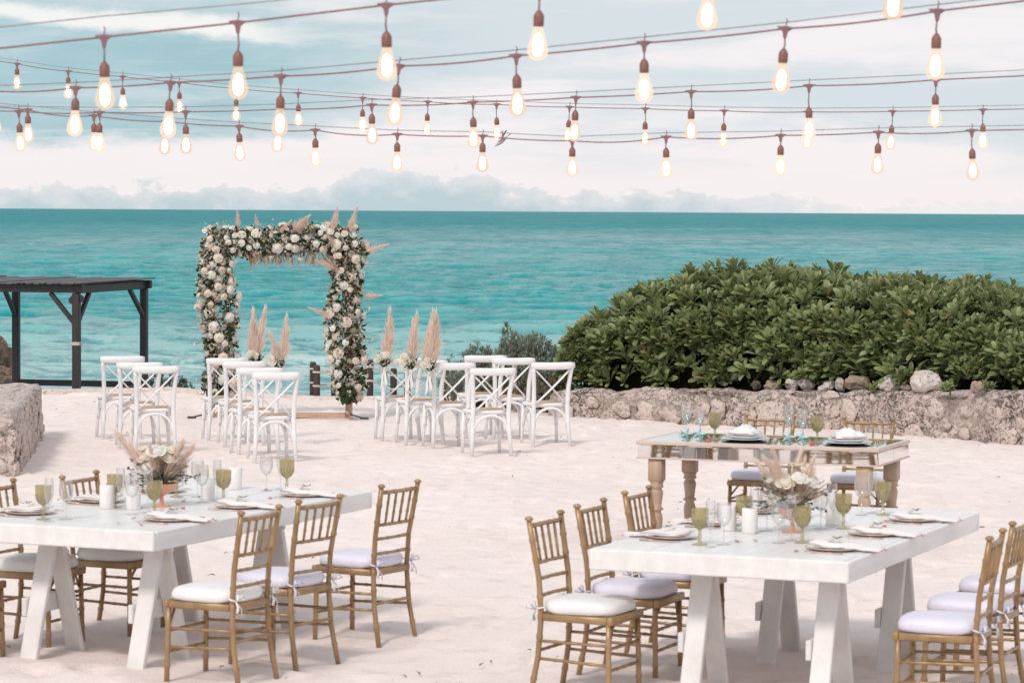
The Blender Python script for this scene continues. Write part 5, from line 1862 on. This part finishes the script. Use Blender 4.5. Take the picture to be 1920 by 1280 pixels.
for nm, t, th, cs in (('left', LT, TH_L, ((0.95, 0.86, 'nearest pair, left of the two'), (0.97, 0.70, 'nearest pair, right of the two'), (1.68, 0.62, 'just right of the flowers'), (2.30, 0.78, 'at the far end'))),
                      ('right', RT, TH_R, ((1.05, 0.84, 'nearest, left of the coral vase'), (1.12, 0.98, 'farthest left, by the glasses'), (1.66, 0.56, 'right of the coral vase'), (2.05, 0.70, 'at the far end')))):
    for L, Wt, txt in cs:
        instance('candle', mk_candle, f'thick white pillar candle on the {nm} white table, {txt}', 'candle', tpos(t, L, Wt), RNG.uniform(0, 6), 'white pillar candles')
    p = tpos(t, 1.20, 0.65)
    instance('compote', mk_compote, f'coral footed vase in the middle of the {nm} white table', 'vase', p, 0, 'coral footed vases')
    centrepiece(f'dried pampas, rose and eucalyptus arrangement on the {nm} white table', (p.x, p.y, p.z + 0.125), 0.3, 5 if nm == 'left' else 8)

# rose petals strewn on the tables
gp = G()
gp.add([(-0.011, -0.010, 0.001), (0.012, -0.009, 0.001), (0.014, 0.008, 0.007), (0.0, 0.014, 0.010), (-0.013, 0.007, 0.006), (0, 0, 0.0025)],
       [(0, 1, 5), (1, 2, 5), (2, 3, 5), (3, 4, 5), (4, 0, 5)])
pm = gp.mesh('rose_petal', M['petal_red'], True)
for nm, t in (('left', LT), ('right', RT)):
    for k in range(11):
        L, Wt = RNG.uniform(0.15, 2.3), RNG.uniform(0.12, t['Wd'] - 0.5)
        o = tag(link('rose_petal', pm), f'small red rose petal strewn on the {nm} white table', 'petal', f'red rose petals on the {nm} white table')
        o.location = tpos(t, L, Wt, t['H'] + 0.001); o.rotation_euler = (0, 0, RNG.uniform(0, 6)); o.scale = (1.0,) * 3


# ------------------------------------------------------------------ mirrored sweetheart table
def sweetheart():
    FL = Vector((0.915, 21.93, -0.02)); a = math.atan2(-0.358, 0.934)
    root = thing('mirror_table', 'mirrored table with turned wooden legs, set for two before the stone wall', 'table', FL, a)
    Wd, Dp, H = 1.83, 0.96, 0.79
    g = G(); g.box((Wd / 2, Dp / 2, H - 0.006), (Wd - 0.07, Dp - 0.07, 0.012)); g.build('mirror_top', M['mirror'], root)
    for p0, p1 in (((0, 0.0175, H - 0.0125), (Wd, 0.0175, H - 0.0125)), ((0, Dp - 0.0175, H - 0.0125), (Wd, Dp - 0.0175, H - 0.0125)),
                   ((0.0175, 0.0355, H - 0.0125), (0.0175, Dp - 0.0355, H - 0.0125)), ((Wd - 0.0175, 0.0355, H - 0.0125), (Wd - 0.0175, Dp - 0.0355, H - 0.0125))):
        g = G(); g.beam(p0, p1, 0.034, 0.028, up=(0, 0, 1), bev=0.004); g.build('top_trim', M['trim_wood'], root)
    z0, z1 = H - 0.125, H - 0.028
    zc = (z0 + z1) / 2; hh = z1 - z0 - 0.012
    n = 4
    for y, s in ((0.012, 1), (Dp - 0.012, -1)):
        for k in range(n):
            w = (Wd - 0.03) / n
            x = 0.015 + w * (k + 0.5)
            g = G(); g.box((x, y, zc), (w - 0.003, 0.010, hh), Matrix.Rotation(math.radians(RNG.normal(0, 0.5)), 3, 'Z')); g.build('mirror_panel', M['mirror'], root)
    for x in (0.012, Wd - 0.012):
        for k in range(2):
            w = (Dp - 0.05) / 2
            g = G(); g.box((x, 0.025 + w * (k + 0.5), zc), (0.010, w - 0.003, hh)); g.build('mirror_panel', M['mirror'], root)
    for p0, p1 in (((0, 0.012, z0), (Wd, 0.012, z0)), ((0, Dp - 0.012, z0), (Wd, Dp - 0.012, z0)), ((0.012, 0.026, z0), (0.012, Dp - 0.026, z0)), ((Wd - 0.012, 0.026, z0), (Wd - 0.012, Dp - 0.026, z0))):
        g = G(); g.beam(p0, p1, 0.022, 0.012, up=(0, 0, 1), bev=0.002); g.build('lower_trim', M['trim_wood'], root)
    for x in (0.14, Wd - 0.12):
        for y in (0.075, Dp - 0.075):
            g = G()
            g.box((x, y, 0.575), (0.105, 0.105, 0.165), bev=0.006)
            c = (x, y, 0)
            g.lathe([(0.040, -0.05), (0.042, 0.03), (0.046, 0.05), (0.046, 0.062), (0.036, 0.072), (0.034, 0.09), (0.040, 0.14), (0.046, 0.20), (0.044, 0.235), (0.034, 0.262), (0.032, 0.272), (0.050, 0.280), (0.050, 0.292),
                     (0.036, 0.300), (0.040, 0.345), (0.048, 0.40), (0.044, 0.425), (0.034, 0.437), (0.050, 0.447), (0.050, 0.458), (0.044, 0.466), (0.050, 0.482), (0.052, 0.492)], 20, c)
            g.build('leg', M['leg_wood'], root, True)
    return FL, a, H - 0.02


SFL, SA, SZ = sweetheart()
SD = Vector((math.cos(SA), math.sin(SA), 0)); SP = Vector((-math.sin(SA), math.cos(SA), 0))


def spos(x, y): return Vector((SFL.x, SFL.y, SZ)) + SD * x + SP * y


def star_mesh(g, R, z):
    vs = []; n = 10
    for zz, k in ((z, 1.0), (z + 0.012, 0.72)):
        for i in range(n):
            a = math.pi * i / 5; r = (R if i % 2 == 0 else R * 0.42) * k
            vs.append((r * math.cos(a), r * math.sin(a), zz))
    vs.append((0, 0, z + 0.018)); vs.append((0, 0, z))
    fs = [(i, (i + 1) % n, n + (i + 1) % n, n + i) for i in range(n)] + [(n + i, n + (i + 1) % n, 20) for i in range(n)] + [((i + 1) % n, i, 21) for i in range(n)]
    g.add(vs, fs)


def mk_starglass(h, bw):
    def f(label, cat, loc, rz, group):
        t = thing('starfish_glass', label, cat, loc, rz, group)
        g = G(); star_mesh(g, 0.058, 0.0); g.v = [(v[0], -0.012 - v[2] - v[1] * 0.25, 0.048 + v[1]) for v in g.v]; g.build('starfish', M['teal'], t)
        g = G(); g.lathe([(0.036, 0.0), (0.036, 0.003), (0.008, 0.010), (0.006, 0.017)], 16); g.build('foot', M['blue_glass'], t, True)
        g = G(); g.lathe([(0.006, 0.016), (0.0045, 0.04), (0.0045, h * 0.45)], 12); g.build('stem', M['clear_glass'], t, True)
        g = G(); prof = [(0.0045, h * 0.44), (bw * 0.55, h * 0.52), (bw * 0.95, h * 0.66)]
        g.lathe(prof, 16, cap1=False); g.build('blue_cup', M['blue_glass'], t, True)
        g = G(); prof = [(bw * 0.95, h * 0.66), (bw, h * 0.78), (bw * 0.93, h)]
        g.lathe(prof, 16, cap0=False, cap1=False); g.lathe([(r - 0.0015, z) for r, z in reversed(prof)], 16, cap0=False, cap1=False)
        g.build('bowl', M['clear_glass'], t, True)
        return t
    return f


def mk_stack(label, cat, loc, rz, group):
    t = thing('plate_stack', label, cat, loc, rz, group)
    g = G(); g.lathe([(0.10, 0.0), (0.12, 0.002), (0.178, 0.012), (0.182, 0.016), (0.176, 0.018), (0.11, 0.009), (0.02, 0.008)], 40); g.build('charger', M['plate_blue'], t, True)
    g = G(); g.lathe([(0.08, 0.010), (0.10, 0.013), (0.150, 0.034), (0.153, 0.037), (0.148, 0.038), (0.09, 0.022), (0.02, 0.020)], 36); g.build('dinner_plate', M['plate'], t, True)
    g = G(); g.lathe([(0.06, 0.030), (0.09, 0.036), (0.132, 0.054), (0.134, 0.057), (0.130, 0.0575), (0.08, 0.043), (0.02, 0.041)], 36); g.build('upper_plate', M['plate'], t, True)
    g = G(); g.lathe([(0.130, 0.0578), (0.134, 0.0585), (0.136, 0.0565)], 36, cap0=False, cap1=False); g.build('rim', M['plate_rim'], t, True)
    return t


def mk_ruffle(label, cat, loc, rz, group):
    t = thing('napkin', label, cat, loc, rz, group)
    vs = []; fs = []; n = 30
    prof = [(0.125, 0.0), (0.11, 0.022), (0.075, 0.034), (0.05, 0.050), (0.026, 0.064), (0.0, 0.060)]
    for j, (r, z) in enumerate(prof):
        for i in range(n):
            a = 2 * math.pi * i / n
            k = 1 + 0.20 * math.sin(3 * a + j * 1.1) + 0.10 * math.sin(7 * a - j)
            vs.append((r * k * math.cos(a), r * k * math.sin(a), max(0.0, z + (0.010 * math.sin(5 * a + j * 2.0) if j else 0))))
    for j in range(len(prof) - 1):
        for i in range(n):
            i2 = (i + 1) % n; fs.append((j * n + i, j * n + i2, (j + 1) * n + i2, (j + 1) * n + i))
    g = G(); g.add(vs, fs); g.build('cloth', M['cushion_white'], t, True)
    return t


for k, (nm, x0) in enumerate((('left', 0.72), ('right', 1.50))):
    p = spos(x0, 0.40)
    rz = SA + math.pi
    instance('stack', mk_stack, f'stack of plates at the {nm} place of the mirrored table', 'plates', p, rz, 'plate stacks on the mirrored table')
    instance('ruffle', mk_ruffle, f'white ruffled napkin heaped on the {nm} plate stack of the mirrored table', 'napkin', (p.x, p.y, SZ + 0.046), rz + k, 'ruffled napkins on the mirrored table')
    # front edge napkin that hangs over the lower plates
    instance('star_tall', mk_starglass(0.285, 0.040), f'tall glass with a teal starfish at the {nm} place of the mirrored table', 'glass', spos(x0 - 0.395, 0.20), SA + 0.25, 'starfish glasses')
    instance('star_low', mk_starglass(0.245, 0.034), f'shorter glass with a teal starfish at the {nm} place of the mirrored table', 'glass', spos(x0 - 0.295, 0.22), SA - 0.1, 'starfish glasses')
    o = instance('goblet', mk_goblet, f'olive green goblet at the {nm} place of the mirrored table', 'goblet', spos(x0 - 0.205, 0.30), 0.3, 'olive goblets')
    o.scale = (1.22, 1.22, 1.25)
    for j, sg in enumerate((-1, 1)):
        q = spos(x0 + sg * 0.225, 0.42)
        instance('knife' if j == 0 else 'fork', mk_knife, f'rose gold {"knife" if j == 0 else "fork"} at the {nm} place of the mirrored table', 'knife' if j == 0 else 'fork', q, rz, 'rose gold cutlery')
    for j in range(2):
        o = tag(link('rose', ROSES[2]), ('small red rose head by the goblet' if j == 0 else 'small red rose head between the starfish glasses') + f' at the {nm} place of the mirrored table', 'rose')
        place(o, spos(x0 - 0.245 + 0.03 * j, 0.32 - 0.16 * j) + Vector((0, 0, 0.008)), (0, -0.3, 1), 0.018)
        set_mat(o, M['petal_red'])


# ------------------------------------------------------------------ string lights
GLX = G()
gprof = [(0.0155, 0.0), (0.018, -0.012), (0.026, -0.040), (0.0345, -0.070), (0.036, -0.084), (0.0325, -0.098), (0.022, -0.110), (0.007, -0.116), (0.0, -0.1165)]
GLX.lathe([(r, z) for r, z in reversed(gprof)], 20, cap0=False, cap1=False)
ME_GLASS = GLX.mesh('glass_bulb', M['bulb_glass'], True)
g = G(); g.lathe([(0.003, -0.102), (0.012, -0.096), (0.0175, -0.082), (0.017, -0.050), (0.012, -0.032), (0.003, -0.025)], 14); ME_FIL = g.mesh('filament', M['filament'], True)
g = G(); g.lathe([(0.0165, 0.0), (0.0185, 0.006), (0.0185, 0.036), (0.013, 0.048), (0.006, 0.056)], 14); ME_SOCK = g.mesh('socket', M['socket'], True)
g = G()
g.add([(-0.034, -0.007, 0.006), (0.034, -0.007, 0.006), (0.010, -0.008, -0.012), (0.006, -0.007, -0.036), (-0.006, -0.007, -0.036), (-0.010, -0.008, -0.012),
       (-0.034, 0.007, 0.006), (0.034, 0.007, 0.006), (0.010, 0.008, -0.012), (0.006, 0.007, -0.036), (-0.006, 0.007, -0.036), (-0.010, 0.008, -0.012),
       (0, -0.007, 0.010), (0, 0.007, 0.010)],
      [(0, 5, 4, 3, 2, 1, 12), (6, 13, 7, 8, 9, 10, 11), (0, 12, 13, 6), (12, 1, 7, 13), (1, 2, 8, 7), (2, 3, 9, 8), (3, 4, 10, 9), (4, 5, 11, 10), (5, 0, 6, 11)])
g.tube([(0, 0, 0.008), (0.004, 0, 0.03), (0, 0, 0.038)], 0.0025, 5)
ME_CONN = g.mesh('connector', M['cord'])

STR = [
    ('highest nearest cord', 10.9, 9.9, 0.075, 0.0, [(195, 70, 195, 206), (446, 43, 445, 187), (724, 10, 724, 152), (1012, -20, 1009, 114), (1330, -60, 1327, 58), (1680, -95, 1675, 39)]),
    ('second nearest cord', 13.7, 10.9, 0.02, 0.006, [(-20, 171, -14, 240), (142, 165, 140, 256), (320, 155, 314, 259), (527, 143, 523, 255), (748, 124, 738, 236), (968, 105, 971, 220), (1208, 81, 1208, 193), (1473, 54, 1465, 176), (1758, 21, 1752, 151)]),
    ('middle rising cord', 18.1, 15.3, 0.03, 0.006, [(35, 209, 38, 285), (187, 211, 186, 286), (348, 210, 349, 289), (527, 205, 520, 286), (697, 197, 700, 271), (887, 192, 889, 278), (1080, 183, 1076, 266), (1296, 172, 1296, 264), (1517, 161, 1517, 263), (1755, 150, 1752, 239)]),
    ('thin far cord', 24.0, 20.6, 0.025, 0.004, [(32, 120, 32, 168), (128, 134, 127, 185), (230, 144, 231, 206), (336, 155, 336, 214), (443, 166, 442, 228), (559, 175, 560, 238), (680, 184, 680, 248), (802, 191, 799, 256), (931, 196, 931, 264), (1068, 201, 1065, 269), (1210, 204, 1210, 273), (1358, 208, 1356, 276), (1514, 210, 1512, 279), (1674, 209, 1671, 281), (1843, 206, 1842, 279)]),
    ('lowest cord', 18.6, 16.3, 0.02, 0.012, [(52, 206, 54, 265), (176, 217, 177, 284), (312, 228, 308, 290), (448, 237, 450, 303), (591, 244, 591, 314), (745, 252, 745, 322), (905, 255, 905, 323), (1073, 264, 1073, 332), (1249, 257, 1250, 334), (1464, 254, 1463, 330), (1647, 248, 1645, 327), (1822, 245, 1823, 338)]),
]
for si, (nm, d0, d1, woff, sag, bl) in enumerate(STR):
    dep = lambda px: 1.0 / lerp(1 / d0, 1 / d1, px / 1920.0)
    hooks = []
    for k, (hx, hy, bx, by) in enumerate(bl):
        d = dep(hx)
        Hk = ray_point(hx, hy, d)
        hooks.append(Hk)
        B = ray_point(bx, by, d)
        v = B - Hk; v = v + Vector((RNG.normal(0, 0.012), RNG.normal(0, 0.02), 0)) * v.length; tot = v.length
        root = thing('pendant_bulb', f'glowing bulb {ordinal(k)} from the left on the {nm}', 'light bulb', Hk, 0, 'glowing bulbs hanging from the light strings')
        Rm = (-v).to_track_quat('Z', 'Y')
        root.rotation_euler = Vector((0, 0, 1)).rotation_difference(-v).to_euler()
        hang = max(0.03, tot - 0.1165 - 0.056)
        link('connector', ME_CONN, root)
        g = G(); g.tube([(0, 0, -0.03), (0.003 * math.sin(k * 2.1), 0.002, -0.03 - hang * 0.45), (0, 0, -hang)], 0.0034, 6); g.build('hanger', M['cord'], root, True)
        for me, n_ in ((ME_SOCK, 'socket'), (ME_GLASS, 'glass_bulb'), (ME_FIL, 'filament')):
            o = link(n_, me, root); o.location = (0, 0, -hang - 0.056)
    # the cord: straight extension past the first and last hook, sagging a little between hooks
    e0 = hooks[0] + (hooks[0] - hooks[1]).normalized() * 3.2
    e1 = hooks[-1] + (hooks[-1] - hooks[-2]).normalized() * 3.2
    full = [e0] + hooks + [e1]
    P = []
    for a, b in zip(full[:-1], full[1:]):
        sg = 0.0 if (a is e0 or b is e1) else sag * (1 + 0.6 * math.sin(len(P)))
        for t in np.linspace(0, 1, 9)[:-1]:
            q = a.lerp(b, t); q.z -= 4 * sg * t * (1 - t); P.append(q)
    P.append(e1)
    st = thing('light_string', f'{nm} of the string lights with its support wire across the sky', 'light cord', (0, 0, 0), 0, 'cords of the string lights')
    g = G(); g.tube(P, 0.0040 if si != 3 else 0.0036, 6); g.build('cable', M['cord'], st, True)
    g = G(); Q = []
    for i, q in enumerate(full):
        f = i / (len(full) - 1)
        Q.append(q + Vector((0, 0.01, 0.012 + woff * (1 - f if si == 0 else 0.6))))
    g.tube(Q, 0.0024, 5); g.build('support_wire', M['wire'], st, True)


# ------------------------------------------------------------------ small bird in flight
def build_bird():
    b = ray_point(940, 265, 40.0)
    root = thing('bird', 'small pale bird with dark wing bars flying past the bulbs above the sea', 'bird', b, math.radians(20))
    R = Matrix.Rotation(math.radians(-38), 3, 'Y')
    g = G()
    P = [R @ Vector((x, 0, 0)) for x in (-0.105, -0.08, -0.04, 0.0, 0.05, 0.09, 0.115)]
    g.tube(P, [0.004, 0.016, 0.026, 0.030, 0.024, 0.012, 0.003], 10)
    body = g.build('body', M['bird_grey'], root, True)
    g = G(); g.tube([R @ Vector((-0.10, 0, 0.0)), R @ Vector((-0.125, 0, -0.003))], [0.005, 0.001], 6); g.build('beak', M['bird_dark'], root)
    for s in (-1, 1):
        g = G(); up = Vector((0.03, s * 0.5, 0.85)).normalized()
        rt0, rt1 = R @ Vector((-0.045, s * 0.015, 0.008)), R @ Vector((0.035, s * 0.015, 0.008))
        m0, m1 = rt0 + up * 0.07 + R @ Vector((0.0, 0, 0)), rt1 + up * 0.065
        t0 = rt0 + up * 0.13 + R @ Vector((0.075, 0, 0)); t1 = t0 + R @ Vector((0.028, 0, -0.006))
        th = Vector((0, s * 0.004, 0))
        vs = [rt0, rt1, m1, m0, t1, t0]; vs = vs + [v - th for v in vs]
        fs = [(0, 1, 2, 3), (3, 2, 4, 5), (9, 8, 7, 6), (11, 10, 8, 9), (0, 3, 9, 6), (3, 5, 11, 9), (1, 7, 8, 2), (2, 8, 10, 4), (5, 4, 10, 11)]
        g.add(vs, fs); wg = g.build('wing', M['bird_grey'], root)
        g = G(); q = R @ Vector((0.012, 0, -0.001))
        for f0, f1, dx in ((m1, t1, q * 0.4), ((m0 + m1) / 2, (t0 + t1) / 2, q * 0.2)):
            g.tube([f0 + dx, f1 + dx], [0.006, 0.003], 5, flat=(1, 0.4))
        g.build('wing_bar', M['bird_dark'], wg)
    g = G(); a = R @ Vector((0.10, 0, 0)); g.add([a + Vector((0, 0.008, 0)), a - Vector((0, 0.008, 0)), R @ Vector((0.17, -0.022, -0.004)), R @ Vector((0.17, 0.022, -0.004)), R @ Vector((0.135, 0, 0.006))], [(0, 1, 4), (1, 2, 4), (2, 3, 4), (3, 0, 4), (3, 2, 1, 0)])
    g.build('tail', M['bird_dark'], root)


build_bird()

# ------------------------------------------------------------------ scraps of dry weed and twigs on the sand
n = 420
Y = 13.5 + 25 * RNG.random(n) ** 1.2
X = RNG.uniform(-0.18, 0.18, n) * Y
O = np.stack([X, Y, np.full(n, 0.010)], 1)
f = RNG.uniform(0, 6.28, n)
D = np.stack([np.cos(f), np.sin(f), RNG.normal(0, 0.12, n)], 1)
N = np.tile((0, 0, 1.0), (n, 1)) + RNG.normal(0, 0.2, (n, 3))
V, F = scatter(leaf_template(0.14, 0.12, 0.2), *frames(O, D, N), 0.012 + 0.05 * RNG.random(n) ** 3)
tag(link('beach_debris', np_mesh('beach_debris', V, F, M['debris'])), 'scraps of dry weed and twigs scattered over the sand', 'debris', None, 'stuff')
